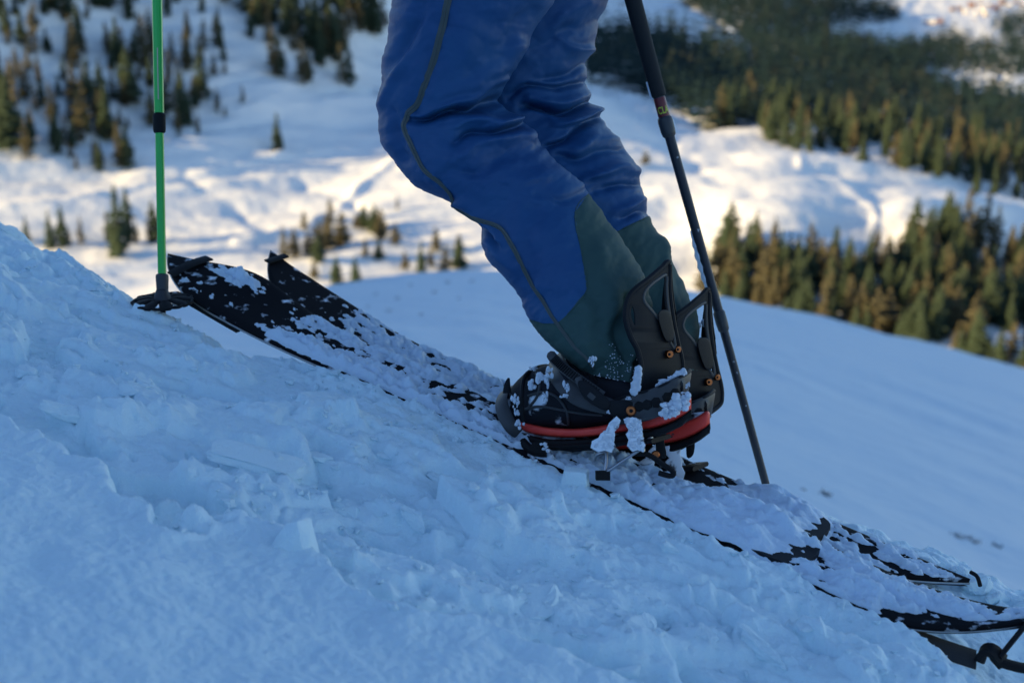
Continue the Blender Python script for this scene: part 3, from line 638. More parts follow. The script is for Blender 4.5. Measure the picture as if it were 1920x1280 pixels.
FAR_ST = [((800, -230), (1180, -230)), ((815, -100), (1165, -100)), ((830, 0), (1141, 0)), ((830, 60), (1121, 56)), ((832, 125), (1106, 115)), ((838, 190), (1102, 165)), ((848, 250), (1120, 204)), ((880, 310), (1145, 243)), ((920, 345), (1180, 290)), ((955, 385), (1199, 335)), ((995, 435), (1208, 378)), ((1020, 480), (1224, 414)), ((1050, 535), (1248, 460)), ((1080, 585), (1274, 515)), ((1100, 640), (1297, 565)), ((1125, 690), (1312, 620)), ((1150, 740), (1318, 690)), ((1170, 762), (1313, 728))]
# folds: polyline in the photo, depth in metres (minus = crease, plus = ridge), half width in photo pixels
FOLD_N = [([(936, 186), (900, 200), (850, 212), (800, 222), (765, 226)], -.016, 9), ([(960, 222), (930, 226), (890, 222), (850, 232)], .013, 15), ([(968, 240), (935, 246), (900, 250), (850, 262)], -.009, 9), ([(990, 262), (950, 262), (905, 270), (850, 295)], .007, 16),
          ([(970, 95), (930, 130), (880, 165), (830, 190)], .009, 24), ([(940, 150), (890, 178), (835, 205), (790, 216)], .006, 10), ([(725, 125), (750, 95), (775, 50), (790, 10)], -.006, 14), ([(715, 190), (735, 150), (760, 100)], .005, 12), ([(760, 300), (745, 250), (742, 210)], -.006, 12),
          ([(1010, 270), (960, 290), (900, 320), (840, 330)], -.005, 16), ([(1090, 345), (1060, 335), (1020, 325), (960, 340)], .006, 18), ([(1095, 365), (1060, 372), (1010, 365)], -.005, 12), ([(852, 388), (885, 396), (915, 420), (935, 440)], .008, 14), ([(893, 425), (915, 440), (930, 470)], -.009, 9),
          ([(905, 455), (930, 480), (960, 520)], .005, 14), ([(1000, 400), (990, 470), (1010, 540)], -.004, 22), ([(1120, 470), (1140, 540), (1150, 620)], .005, 24), ([(1175, 560), (1160, 640), (1190, 700)], -.006, 14), ([(1195, 600), (1185, 670), (1170, 715)], .006, 10), ([(1105, 690), (1130, 680), (1160, 700)], -.004, 12), ([(1000, 20), (960, 60), (930, 110)], -.005, 18), ([(870, 40), (880, 90), (850, 150)], .004, 26),
          ([(1090, 560), (1105, 620), (1120, 690)], .004, 20), ([(780, 200), (800, 140), (815, 90)], -.004, 16)]
FOLD_F = [([(1110, 120), (1080, 135), (1040, 140), (1010, 150)], -.006, 9), ([(1112, 95), (1080, 95), (1050, 80)], .007, 11), ([(1106, 160), (1060, 160), (1000, 165), (950, 180)], -.008, 7), ([(1112, 180), (1060, 186), (1000, 190)], .006, 10), ([(1118, 196), (1080, 204), (1040, 205), (980, 200)], -.015, 7), ([(1128, 212), (1085, 222), (1040, 225)], .011, 10), ([(1130, 228), (1095, 240), (1060, 262), (1020, 275)], -.012, 8), ([(1150, 255), (1110, 262), (1070, 285)], .007, 12), ([(1160, 285), (1120, 285), (1080, 300), (1040, 300)], -.007, 10), ([(1190, 315), (1150, 312), (1110, 330), (1090, 345)], .009, 12), ([(1195, 345), (1150, 345), (1120, 365)], -.007, 10), ([(1205, 375), (1180, 390), (1150, 400)], .006, 10), ([(1215, 400), (1195, 395), (1170, 410)], -.005, 6), ([(1130, 30), (1100, 50), (1060, 60), (1010, 100)], -.006, 16), ([(1100, 0), (1060, 30), (1030, 70)], .006, 18), ([(1240, 450), (1245, 520), (1265, 580)], .005, 16)]
def seg_dist(x, y, pl):
    best = np.full(x.shape, 1e9)
    for (ax, ay), (bx, by) in zip(pl[:-1], pl[1:]):
        dx, dy = bx-ax, by-ay; t = np.clip(((x-ax)*dx+(y-ay)*dy)/(dx*dx+dy*dy), 0, 1); best = np.minimum(best, np.hypot(x-ax-t*dx, y-ay-t*dy))
    return best
class Leg:
    def __init__(g, st, folds, far, nr=330, na=200, front=(150, 0)):
        g.far = far; a = catmull([s[0] for s in st], nr); b = catmull([s[1] for s in st], nr)
        c = (a+b)/2; r = (b-a)/2; dc = leg_depth(c[:, 1], far); rad = np.linalg.norm(r, axis=1)*dc/FPX
        dr = rad*np.interp(c[:, 1], [0, 250, 450, 700], [.92, .95, .95, .78])
        th = np.linspace(0, 2*math.pi, na, endpoint=False)
        cs = np.sign(np.cos(th))*np.abs(np.cos(th))**.93; sn = np.sin(th)
        px = c[:, 0][:, None]-r[:, 0][:, None]*cs; py = c[:, 1][:, None]-r[:, 1][:, None]*cs; d = dc[:, None]-dr[:, None]*sn   # sin>0 faces the camera
        p = P(px, py, d)
        ce = P(c[:, 0], c[:, 1], dc)[:, None, :]; nrm = p-ce; nrm /= np.linalg.norm(nrm, axis=2)[..., None]
        disp = np.zeros(px.shape); x, y = px, py
        wx = x+10*perlin(x/60, y/60, 3); wy = y+10*perlin(x/60, y/60+9, 4)
        for pl, dep, wd in folds:
            q = np.array(pl); e = seg_dist(wx, wy, catmull(pl, 14)); 
            ends = np.minimum(1, np.hypot(x-q[-1, 0], y-q[-1, 1])/(wd*2.5))
            disp += 2.0*dep*np.exp(-(e/(.8*wd))**2)*(.35+.65*ends)
        side = .25+.75*np.maximum(0, sn)[None, :]**.6
        disp *= side
        ring = np.arange(nr)[:, None]/nr*np.ones_like(px)
        disp += .0045*fbm(px/95, py/55, 2, 501+far)-.0010*np.exp(-(perlin(px/110+py/200, py/48-px/140, 521+far)/.10)**2)*sstep(430, 330, py)+.0012*fbm((px+py)/18, (py-px)/34, 3, 507+far)
        p = p+nrm*disp[..., None]*np.where(far, 1.0, 1.0)
        g.p = p; g.px = px; g.py = py; g.nr = nr; g.na = na; g.sn = sn; g.nrm = nrm; g.disp = disp
        g.V = p.reshape(-1, 3); g.F = grid_faces(nr, na, True)
        g.cx = px.ravel()[g.F].mean(1); g.cy = py.ravel()[g.F].mean(1)
    def snap(g, lines, tol=2.6):         # draw vertices next to a seam onto it, so that the seam is clean
        x = g.px.ravel().copy(); y = g.py.ravel().copy(); dd = leg_depth(y, g.far)
        for pl in lines:
            for (ax, ay), (bx, by) in zip(pl[:-1], pl[1:]):
                dx, dy = bx-ax, by-ay; t = ((x-ax)*dx+(y-ay)*dy)/(dx*dx+dy*dy); m = (t > -.02) & (t < 1.02); qx = ax+t*dx; qy = ay+t*dy
                m &= np.hypot(x-qx, y-qy) < tol
                g.V[m] += P(qx[m], qy[m], dd[m])-P(x[m], y[m], dd[m]); x[m] = qx[m]; y[m] = qy[m]
        g.cx = x[g.F].mean(1); g.cy = y[g.F].mean(1)
    def faces(g, mask, off=0):
        F = g.F[mask]; used, inv = np.unique(F, return_inverse=True); return g.V[used], inv.reshape(-1, 4)
    def surf(g, pts):                     # a point of the surface towards the camera for a photo position
        i0 = np.where((g.sn > .02))[0]; X = g.px[:, i0].ravel(); Y = g.py[:, i0].ravel(); V = g.p[:, i0].reshape(-1, 3); Nn = g.nrm[:, i0].reshape(-1, 3); out = []; on = []
        for x, y in pts:
            k = np.argsort((X-x)**2+(Y-y)**2)[:4]; w = 1/((X[k]-x)**2+(Y[k]-y)**2+.5); w /= w.sum(); out.append((V[k]*w[:, None]).sum(0)); on.append(unit((Nn[k]*w[:, None]).sum(0)))
        return np.array(out), np.array(on)
LN = Leg(NEAR_ST, FOLD_N, False); LF = Leg(FAR_ST, FOLD_F, True)
PANEL_N = [(1125, 345), (1107, 360), (1078, 398), (1090, 470), (1100, 545), (1062, 590), (1044, 606), (1020, 606), (996, 597)]
PANEL_F = [(1080, 470), (1165, 430), (1222, 403)]
PER = thing('person', P(1000, 640, 2.2), 'person in blue and green touring trousers with black boots, knees bent, climbing left', 'person')
def vnoise_mask(cx, cy): return None
LN.snap([PANEL_N], 2.4); LF.snap([PANEL_F], 2.4)
gm = np.array([inpoly(x, y, PANEL_N+[(960, 640), (1050, 760), (1300, 800), (1300, 500)]) for x, y in zip(LN.cx, LN.cy)])
gf = np.array([inpoly(x, y, PANEL_F+[(1500, 600), (1400, 900), (1000, 900)]) for x, y in zip(LF.cx, LF.cy)])
va, fa = LN.faces(~gm); vb, fb = LF.faces(~gf)
hip = []; 
mb = MB()
for t in np.linspace(0, 1, 14):                    # hips join the two legs above the frame
    c = P(965+30*t, -150-330*t, 2.28); rx = .155-.012*t; ry = .13-.01*t
    for k in range(40): w_ = 2*math.pi*k/40; hip.append(c+RX*rx*math.cos(w_)*1.0+np.array([0, 1, 0])*ry*math.sin(w_))
hf = grid_faces(14, 40, True)
tr = mobj('trousers', np.vstack([va, vb, hip]), np.vstack([fa, fb+len(va), hf+len(va)+len(vb)]), M['blue'], PER)
tv, tf = LN.faces(gm); mobj('gaiter_panel', tv, tf, M['green'], PER); tv, tf = LF.faces(gf); mobj('gaiter_panel', tv, tf, M['green'], PER)
ZIP = [(845, -20), (832, 40), (820, 85), (797, 150), (781, 192), (762, 212), (757, 236), (770, 270), (790, 312), (825, 342), (862, 385), (902, 407), (940, 430), (962, 466), (986, 520), (1020, 570), (1045, 606), (1080, 650), (1103, 672), (1110, 690)]
zp = catmull(ZIP, 130); zs, zn = LN.surf(zp)
for _ in range(2): zs[1:-1] = (zs[:-2]+2*zs[1:-1]+zs[2:])/4; zn[1:-1] = (zn[:-2]+2*zn[1:-1]+zn[2:])/4
zt = np.gradient(zs, axis=0); zu = np.cross(zt, zn); zw = np.interp(np.arange(130), [0, 40, 60, 90, 110, 129], [.0115, .0105, .0085, .0085, .006, .004])
o = MB(); o.strap(zs+zn*.0008, zu, zw, .0022); ztape = o.build('zip_tape', M['zip'], PER)
o = MB(); o.tube(zs+zn*.0022, .0011, 6); o.build('zip_teeth', M['zip'], ztape)
def seam(name, pts, leg, w=.0016, m='blue'):
    p, n = leg.surf(catmull(pts, 60)); MB().tube(p+n*.0002, w*.5, 6).build(name, M[m], PER)
seam('seam', PANEL_N[1:6], LN, .0015, 'green'); seam('seam', [(1168, 429), (1195, 416), (1218, 405)], LF, .0015, 'green')

# boots
def boot_depth(px, far): return 2.13+(1120-np.asarray(px, float))*.00042*1.0+(.16 if far else 0)
def sections(stations, nsec, far, nexp=2.4, na=36, half=1.0):
    st = catmull(stations, nsec); th = np.linspace(0, 2*math.pi, na, endpoint=False)
    c = np.cos(th); s = np.sin(th); cc = np.sign(c)*np.abs(c)**(2/nexp); ss = np.sign(s)*np.abs(s)**(2/nexp)
    px = st[:, 0][:, None]+0*cc; cy = (st[:, 1]+st[:, 2])/2; ry = (st[:, 2]-st[:, 1])/2
    py = cy[:, None]+ry[:, None]*ss
    d = boot_depth(px, far)-np.maximum(.002, st[:, 3])[:, None]*cc*half
    V = P(px, py, d).reshape(-1, 3); F = [tuple(f) for f in grid_faces(nsec, na, True)]+[tuple(range(na)), tuple(range((nsec-1)*na, nsec*na))[::-1]]
    return V, F
def shift(st, dx, dy): return [(a+dx, b+dy, c+dy, h) for a, b, c, h in st]
def disp_mesh(V, amp, sc, seed):
    V = np.array(V); return V+amp*np.stack([fbm(V[:, 0]*sc, V[:, 2]*sc+V[:, 1]*sc*.7, 3, seed), fbm(V[:, 1]*sc, V[:, 2]*sc, 3, seed+1), fbm(V[:, 0]*sc+5, V[:, 1]*sc-V[:, 2]*sc*.5, 3, seed+2)], 1)
BODY = [(940, 770, 790, .012), (946, 748, 798, .026), (962, 722, 802, .038), (985, 700, 806, .045), (1015, 688, 808, .049), (1045, 680, 808, .049), (1075, 672, 806, .048), (1110, 668, 804, .045), (1155, 690, 798, .043), (1200, 722, 788, .040), (1245, 738, 775, .036), (1276, 742, 765, .030), (1286, 745, 758, .02)]
MID = [(962, 786, 794, .028), (990, 793, 811, .043), (1030, 801, 818, .049), (1080, 803, 820, .051), (1130, 797, 816, .050), (1180, 785, 808, .048), (1225, 772, 803, .046), (1262, 758, 791, .042), (1288, 744, 776, .035), (1296, 746, 768, .025)]
OUT = [(948, 786, 806, .026), (975, 806, 822, .042), (1010, 820, 838, .052), (1060, 824, 846, .055), (1120, 820, 842, .054), (1180, 812, 832, .050), (1230, 803, 820, .048), (1270, 786, 802, .043), (1296, 766, 784, .030)]
for far in (False, True):
    dx, dy = (35, 27) if far else (0, 0)
    V, F = sections(shift(BODY, dx, dy), 60, far, 2.5); V = disp_mesh(V, .002, 28, 601)
    bt = mobj('boot', V, F, M['boot_frost'], PER); 
    if not far: bt['label'] = 'black boot with red midsole, snow stuck to its toe'
    sm = MB()
    for pl in ([(975, 770), (1010, 762), (1050, 768), (1090, 775), (1130, 778)], [(990, 742), (1020, 735), (1045, 745), (1062, 770), (1066, 795)], [(1005, 700), (1012, 720), (1006, 745), (990, 765)]):
        q_ = catmull([(x+dx, y+dy) for x, y in pl], 22); hb_ = np.interp(q_[:, 0]-dx, [b[0] for b in BODY], [b[3] for b in BODY]); tp = np.interp(q_[:, 0]-dx, [b[0] for b in BODY], [b[1] for b in BODY]); bo = np.interp(q_[:, 0]-dx, [b[0] for b in BODY], [b[2] for b in BODY])
        yy = np.abs(((q_[:, 1]-dy)-(tp+bo)/2)/((bo-tp)/2)).clip(0, .97); sm.tube(P(q_[:, 0], q_[:, 1], boot_depth(q_[:, 0], far)-hb_*(1-yy**2.5)**(1/2.5)-.0005), .0022, 7)
    sm.build('boot_seam', M['grey'], bt)
    V, F = sections(shift(MID, dx, dy), 50, far, 5); mobj('midsole', V, F, M['red'], bt, True, 50)
    V, F = sections(shift(OUT, dx, dy), 60, far, 5); V = disp_mesh(V, .0012, 60, 611); mobj('outsole', V, F, M['rubber'], bt, True, 50)
    if not far:
        for k, (x, y) in enumerate([(1048, 684), (1058, 676), (1068, 670), (1078, 667), (1088, 672), (1098, 680)]):   # laces over the instep
            dd = boot_depth(x, far)
            mb = MB(); mb.tube(catmull([P(x-16, y+2, dd+.03), P(x-10, y+2-6, dd-.012), P(x+10, y+20, dd-.045), P(x+22, y+36, dd-.052)], 12), .0028, 7); mb.build('lace', M['rubber'], bt)
        mb = MB(); mb.strap(catmull([P(1042, 672, 2.10), P(1060, 700, 2.085), P(1085, 730, 2.08), P(1120, 752, 2.078)], 14), P(1060, 670, 2.1)-P(1040, 690, 2.1), .012, .004); mb.build('lace_cover', M['boot'], bt)

# ------------------------------------------------------------------ bindings (part of each ski)
def plate(name, outline, holes, dfun, th, m, parent, bev=.0012, sm=4, raw=False):
    cu = bpy.data.curves.new('tmp', 'CURVE'); cu.dimensions = '2D'; cu.fill_mode = 'BOTH'; cu.extrude = th/2; cu.bevel_depth = bev; cu.bevel_resolution = 1
    d0 = 2.15; k = d0/FPX
    for loop in [outline]+list(holes):
        q = np.array(loop, float) if raw else smooth_closed(loop, sm); sp = cu.splines.new('POLY'); sp.points.add(len(q)-1); sp.use_cyclic_u = True
        for i, (x, y) in enumerate(q): sp.points[i].co = ((x-960)*k, -(y-640)*k, 0, 1)
    ob = bpy.data.objects.new('tmp', cu); COL.objects.link(ob); dg = bpy.context.evaluated_depsgraph_get(); me = bpy.data.meshes.new_from_object(ob.evaluated_get(dg))
    bpy.data.objects.remove(ob); bpy.data.curves.remove(cu)
    bm = bmesh.new(); bm.from_mesh(me); bmesh.ops.remove_doubles(bm, verts=bm.verts, dist=1e-6); bm.to_mesh(me); bm.free()
    co = np.zeros(len(me.vertices)*3); me.vertices.foreach_get('co', co); co = co.reshape(-1, 3)
    px = co[:, 0]/k+960; py = -co[:, 1]/k+640; V = P(px, py, dfun(px, py)-co[:, 2]); F = [tuple(p.vertices) for p in me.polygons]; bpy.data.meshes.remove(me)
    return mobj(name, V, F, m, parent, True, 35)
def binding(far, root):
    dx, dy = (74, 52) if far else (0, 0); dd = .16 if far else 0.0
    T = lambda pts: [(x+dx, y+dy) for x, y in pts]
    def dhb(px, py):                               # the highback wraps from the near side of the calf (left) round its back (right)
        x = np.clip((px-dx-1172)/100, 0, 1.1); return 2.035+dd+.085*x**1.5
    out = [(1254, 492), (1240, 503), (1215, 524), (1190, 543), (1178, 560), (1173, 582), (1174, 604), (1183, 632), (1195, 655), (1202, 685), (1200, 712), (1196, 738), (1215, 742), (1245, 728), (1274, 708), (1279, 690), (1277, 668), (1270, 640), (1263, 605), (1258, 570), (1255, 535)]
    hole = [(1248, 516), (1232, 524), (1213, 540), (1206, 555), (1209, 568), (1222, 584), (1238, 604), (1250, 630), (1262, 652), (1264, 640), (1257, 605), (1251, 570), (1249, 540)]
    slot = [(1183, 572), (1180, 590), (1186, 608), (1192, 612), (1192, 590), (1188, 575)]
    hb = plate('highback', T(out), [T(hole), T(slot)], dhb, .006, M['black'], root, .0025)
    # raised rim of the highback and of its opening
    q = smooth_closed(T(out), 6); MB().tube(P(q[:, 0], q[:, 1], dhb(q[:, 0], q[:, 1])-.003), .0042, 8, False).build('highback_rim', M['black'], hb)
    q = smooth_closed(T(hole), 6); MB().tube(P(q[:, 0], q[:, 1], dhb(q[:, 0], q[:, 1])-.003), .0032, 8, False).build('opening_rim', M['grey'], hb)
    # far half of the highback, seen through the opening and from behind
    def dhb2(px, py): return 2.20+dd-.085*(1-np.clip((px-dx-1172)/100, 0, 1.1)**1.5)*-1*0-.0*px+.085*(1-np.clip((px-dx-1172)/100, 0, 1.05))**1.3-.07
    out2 = [(1256, 494), (1262, 560), (1278, 660), (1279, 700), (1240, 728), (1222, 700), (1224, 640), (1240, 600), (1246, 540)]
    plate('highback_wing', T(out2), [], dhb2, .005, M['black'], hb, .002)
    adj = [(1238, 588), (1246, 584), (1254, 590), (1260, 620), (1258, 636), (1250, 634), (1240, 606)]
    plate('lean_adjuster', T(adj), [], lambda x, y: dhb(x, y)-.004, .012, M['black'], hb, .003)
    for x, y, r in ((1254, 664, .006), (1270, 655, .0052)):
        x += dx; y += dy; c = P(x, y, dhb(np.array(x), np.array(y))-.008); sc = MB(); sc.disc(c, -FW+.3*RX, r, .010)
        if r < .0055: sc.tube([c+RX*.004+FW*.004, c-RX*.012-UP*.004+FW*.004], .0042, 10)
        s_ = sc.build('screw', M['copper'], hb); MB().disc(c-FW*.0052, -FW, r*.42, .0012, 6).build('screw_socket', M['rubber'], s_)
    # heel loop: a perforated band round the heel
    def hl(t):                                     # t 0 at the near side pivot, 1 round the back, 2 at the far side
        x = np.interp(t, [0, .5, .85, 1.0, 1.15, 2], [1150, 1225, 1276, 1293, 1280, 1190])+(45 if far else 0)
        y = np.interp(t, [0, .5, .85, 1.0, 1.15, 2], [772, 757, 731, 717, 728, 772])+(36 if far else 0)
        d = np.interp(t, [0, .5, .85, 1.0, 1.15, 2], [2.06, 2.025, 2.035, 2.07, 2.12, 2.19])+dd
        return P(x, y, d)
    t = np.linspace(0, 2, 61); path = hl(t)
    for _ in range(4): path[1:-1] = (path[:-2]+2*path[1:-1]+path[2:])/4
    upv = UP*.9+RX*.15; hgt = np.interp(t, [0, .3, .6, 1.0, 2], [.034, .040, .041, .040, .034])
    loop = MB().strap(path, upv, hgt, .006).build('heel_loop', M['grey'], root)
    MB().tube(path+np.outer(hgt*.5, unit(upv)), .0032, 8).build('loop_rim', M['black'], loop); MB().tube(path-np.outer(hgt*.5, unit(upv)), .0032, 8).build('loop_rim', M['grey'], loop)
    hm = MB()
    for k, tt in enumerate((.34, .45, .56, .67, .78, .88)):
        i = tt/2*60; j = int(i); c = path[j]; tg = unit(path[j+1]-path[j-1]); nn = np.cross(tg, unit(upv)); nn = nn if nn@FW < 0 else -nn
        hm.strap([c-tg*.0065+nn*.0032, c+nn*.0036, c+tg*.0065+nn*.0032], unit(upv), [.010, .016, .010], .0022)
    hm.build('loop_holes', M['rubber'], loop)
    i = 33; c = path[26]; tg = unit(path[27]-path[25]); MB().strap([c-tg*.004, c+tg*.004], unit(upv), .03, .011).build('loop_buckle', M['grey'], loop)
    # side plate with its pivot screw
    sp = plate('side_plate', T([(1140, 755), (1165, 752), (1190, 757), (1207, 770), (1207, 785), (1185, 790), (1160, 782), (1141, 772)]), [], lambda x, y: 2.045+dd+0*x, .006, M['black'], root, .002)
    c = P(1183+dx, 770+dy, 2.037+dd); sc = MB().disc(c, -FW, .0072, .006).build('screw', M['copper'], sp); MB().disc(c-FW*.0035, -FW, .003, .0012, 6).build('screw_socket', M['rubber'], sc)
    # straps over toe and instep
    dt = 2.10+dd
    toe = catmull([P(x+dx, y+dy, d+dd) for x, y, d in ((972, 812, 2.135), (958, 800, 2.130), (945, 775, 2.140), (940, 752, 2.165), (946, 735, 2.200), (962, 728, 2.235), (985, 735, 2.26))], 26)
    tcap = MB().strap(toe, RX*.8+UP*.5, np.interp(np.arange(26), [0, 8, 16, 25], [.018, .022, .020, .016]), .005).build('toe_strap', M['grey'], root)
    MB().strap(catmull([P(951+dx, 737+dy, 2.16+dd), P(951+dx, 722+dy, 2.16+dd), P(954+dx, 709+dy, 2.165+dd)], 8), RX, [.014, .013, .012, .010, .009, .007, .005, .003], .003).build('strap_tongue', M['black'], tcap)
    MB().tube(catmull([P(982+dx, 790+dy, 2.13+dd), P(978+dx, 745+dy, 2.125+dd), P(984+dx, 706+dy, 2.15+dd), P(1006+dx, 690+dy, 2.19+dd), P(1025+dx, 686+dy, 2.23+dd)], 22), .0035, 8).build('toe_wire', M['black'], tcap)
    ank = catmull([P(x+dx, y+dy, d+dd) for x, y, d in ((1150, 764, 2.055), (1120, 755, 2.06), (1090, 742, 2.066), (1066, 722, 2.08), (1050, 700, 2.10), (1042, 682, 2.14), (1046, 668, 2.18), (1060, 664, 2.21))], 40)
    an = MB().strap(ank, RX*.75+UP*.65, np.interp(np.arange(40), [0, 12, 24, 39], [.022, .034, .036, .022]), .006).build('ankle_strap', M['grey'], root)
    lad = catmull([P(x+dx, y+dy, d+dd) for x, y, d in ((1130, 742, 2.055), (1095, 718, 2.06), (1062, 694, 2.075), (1040, 674, 2.10), (1030, 660, 2.105))], 34)
    la = MB().strap(lad, RX*.7+UP*.7, np.interp(np.arange(34), [0, 24, 30, 33], [.014, .016, .014, .006]), .003).build('strap_ladder', M['grey'], an)
    rd = MB()
    for j in range(3, 26): tg = unit(lad[j+1]-lad[j-1]); u = unit(RX*.7+UP*.7-tg*((RX*.7+UP*.7)@tg)); nn = np.cross(tg, u); nn = nn if nn@FW < 0 else -nn; rd.box(lad[j]+nn*.0026, u*.006, tg*.0009, nn*.0014)
    rd.build('ladder_teeth', M['black'], la)
    plate('buckle', T([(1086, 716), (1106, 722), (1130, 742), (1142, 756), (1134, 766), (1112, 756), (1092, 738)]), [], lambda x, y: 2.045+dd+0*x, .010, M['black'], an, .002)
    MB().strap(catmull([P(1140+dx, 765+dy, 2.048+dd), P(1115+dx, 748+dy, 2.04+dd), P(1092+dx, 727+dy, 2.042+dd), P(1084+dx, 708+dy, 2.05+dd)], 12), RX*.6+UP*.7, .010, .004).build('buckle_lever', M['grey'], an)
    # touring bracket under the boot: base rail, side plates, toe pivot, heel riser wires, heel rest
    rail = P(np.array([1000., 1240.])+dx, np.array([836., 822.])+dy, np.array([2.16, 2.06])+dd)
    MB().strap(np.linspace(rail[0], rail[1], 6), FW, .075, .007).build('base_rail', M['rubber'], root)
    dpl = lambda x, y: 2.03+dd+0*x
    plate('side_bracket', T([(1156, 783), (1161, 788), (1158, 800), (1150, 808), (1151, 816), (1145, 822), (1152, 836), (1146, 846), (1134, 842), (1122, 845), (1110, 838), (1112, 828), (1124, 822), (1128, 814), (1138, 808), (1144, 794)]), [], dpl, .007, M['plate_frost'], root, .002, 3, True)
    plate('side_bracket', T([(1172, 787), (1186, 784), (1200, 788), (1199, 800), (1203, 812), (1202, 822), (1208, 834), (1205, 845), (1194, 841), (1186, 844), (1178, 835), (1181, 824), (1176, 814), (1184, 806), (1176, 798)]), [], dpl, .007, M['plate_frost'], root, .002, 3, True)
    pv = MB(); pv.tube([P(1004+dx, 838+dy, 2.10+dd), P(1010+dx, 838+dy, 2.22+dd)], .008, 12); pv.tube(catmull([P(980+dx, 828+dy, 2.13+dd), P(1000+dx, 846+dy, 2.11+dd), P(1025+dx, 848+dy, 2.10+dd)], 8), .007, 8); pv.build('toe_pivot', M['rubber'], root)
    if not far:
        MB().tube(catmull([P(1136, 846, 2.04), P(1137, 862, 2.035), P(1134, 882, 2.03)], 10), .0022, 8).build('riser_wire', M['steel'], root)
        MB().tube(catmull([P(1116, 862, 2.05), P(1120, 852, 2.045), P(1138, 847, 2.04)], 10), .0026, 8).build('riser_wire', M['steel'], root)
        MB().tube([P(1138, 884, 2.03), P(1170, 862, 2.03), P(1207, 838, 2.035)], .0024, 8).build('riser_wire', M['steel'], root)
        MB().tube(catmull([P(1207, 846, 2.03), P(1204, 820, 2.03), P(1201, 790, 2.03)], 8), .002, 8).build('riser_wire', M['steel'], root)
        MB().tube(catmull([P(1232, 812, 2.05), P(1218, 822, 2.04), P(1207, 828, 2.035)], 6), .0024, 8).build('riser_wire', M['steel'], root)
        MB().box(P(1130, 891, 2.03), RX*.010, FW*.012, UP*.006).build('riser_foot', M['rubber'], root)
        MB().tube(catmull([P(1190, 850, 2.04), P(1215, 852, 2.04), P(1240, 868, 2.035), P(1262, 884, 2.03), P(1258, 892, 2.03), P(1235, 886, 2.03)], 20), .004, 8).build('heel_rest', M['rubber'], root)
    hp = plate('heel_post', [(1236, 800), (1246, 800), (1243, 825), (1247, 850), (1243, 857), (1234, 854), (1232, 830)] if not far else [(1290, 830), (1300, 830), (1298, 850), (1290, 855)], [], lambda x, y: 2.09+dd+0*x, .010, M['rubber'], root, .002)
    if not far: MB().disc(P(1229, 852, 2.083), -FW, .006, .005).build('screw', M['copper'], hp)
binding(False, SKI_N); binding(True, SKI_F)

# ------------------------------------------------------------------ poles
def pole_green():
    d = 2.385; a = P(284, -420, d-.03); b = P(305, 600, d)
    top = lambda y: P(np.interp(y, [-420, 0, 520, 600], [279, 294.5, 304, 306]), y, d)
    r = thing('ski_pole', P(306, 600, d), 'bright green ski pole with black collar standing in the snow at left', 'ski pole', 'ski poles')
    def part(name, ys, rad, m, n=20): return MB().tube([top(y) for y in ys], [x*d/FPX/2 for x in rad], n).build(name, M[m], r)
    up = part('upper_shaft', [-420, -100, 0, 212], [19.5, 19.5, 19, 18.4], 'pole_green'); part('lower_shaft', [240, 400, 517], [16, 16, 15.6], 'pole_green')
    part('lock_collar', [213, 215, 219, 243, 248, 250], [18, 23, 24, 23.5, 22, 17], 'rubber'); f = part('ferrule', [513, 515, 519, 540, 553, 560], [17, 23, 24, 22.5, 20, 18], 'grey')
    fr = np.array([top(q)-FW*(19*d/FPX/2+.0003)+RX*.0012 for q in np.linspace(92, 188, 6)]); MB().strap(fr, RX, .0016, .0006).build('pale_line', M['wall'], up)  # thin pale line down the front of the upper shaft
    part('tip_spike', [556, 575, 600], [18, 14, 5], 'rubber')
    part('grip', [-760, -740, -560, -430, -420], [10, 26, 24, 26, 20], 'foam')
    c = top(561); hub = MB()
    hub.tube([c+Z*.018, c+Z*.008, c-Z*.004], [.009, .013, .016], 16); bk = hub.build('basket', M['pole_frost'], r)
    n = 9
    for k in range(n):                             # petals of the basket
        a = 2*math.pi*(k+.3)/n; dr = np.array([math.cos(a), math.sin(a), 0]); sd = np.array([-math.sin(a), math.cos(a), 0]); L = .050
        p = [c+dr*.010-Z*.002, c+dr*.024+Z*.001, c+dr*.038-Z*.001, c+dr*L-Z*.004]
        MB().strap(p, sd, [.008, .015, .022, .013], .005).build('basket_petal', M['rubber'], bk)
    rim = MB(); th = np.linspace(0, 2*math.pi, 55); rad = .047+.0035*np.cos(th*n+1); rim.tube(c+np.stack([np.cos(th)*rad, np.sin(th)*rad, -.003+0*th], 1), .0028, 6, False); rim.build('basket_rim', M['rubber'], bk)
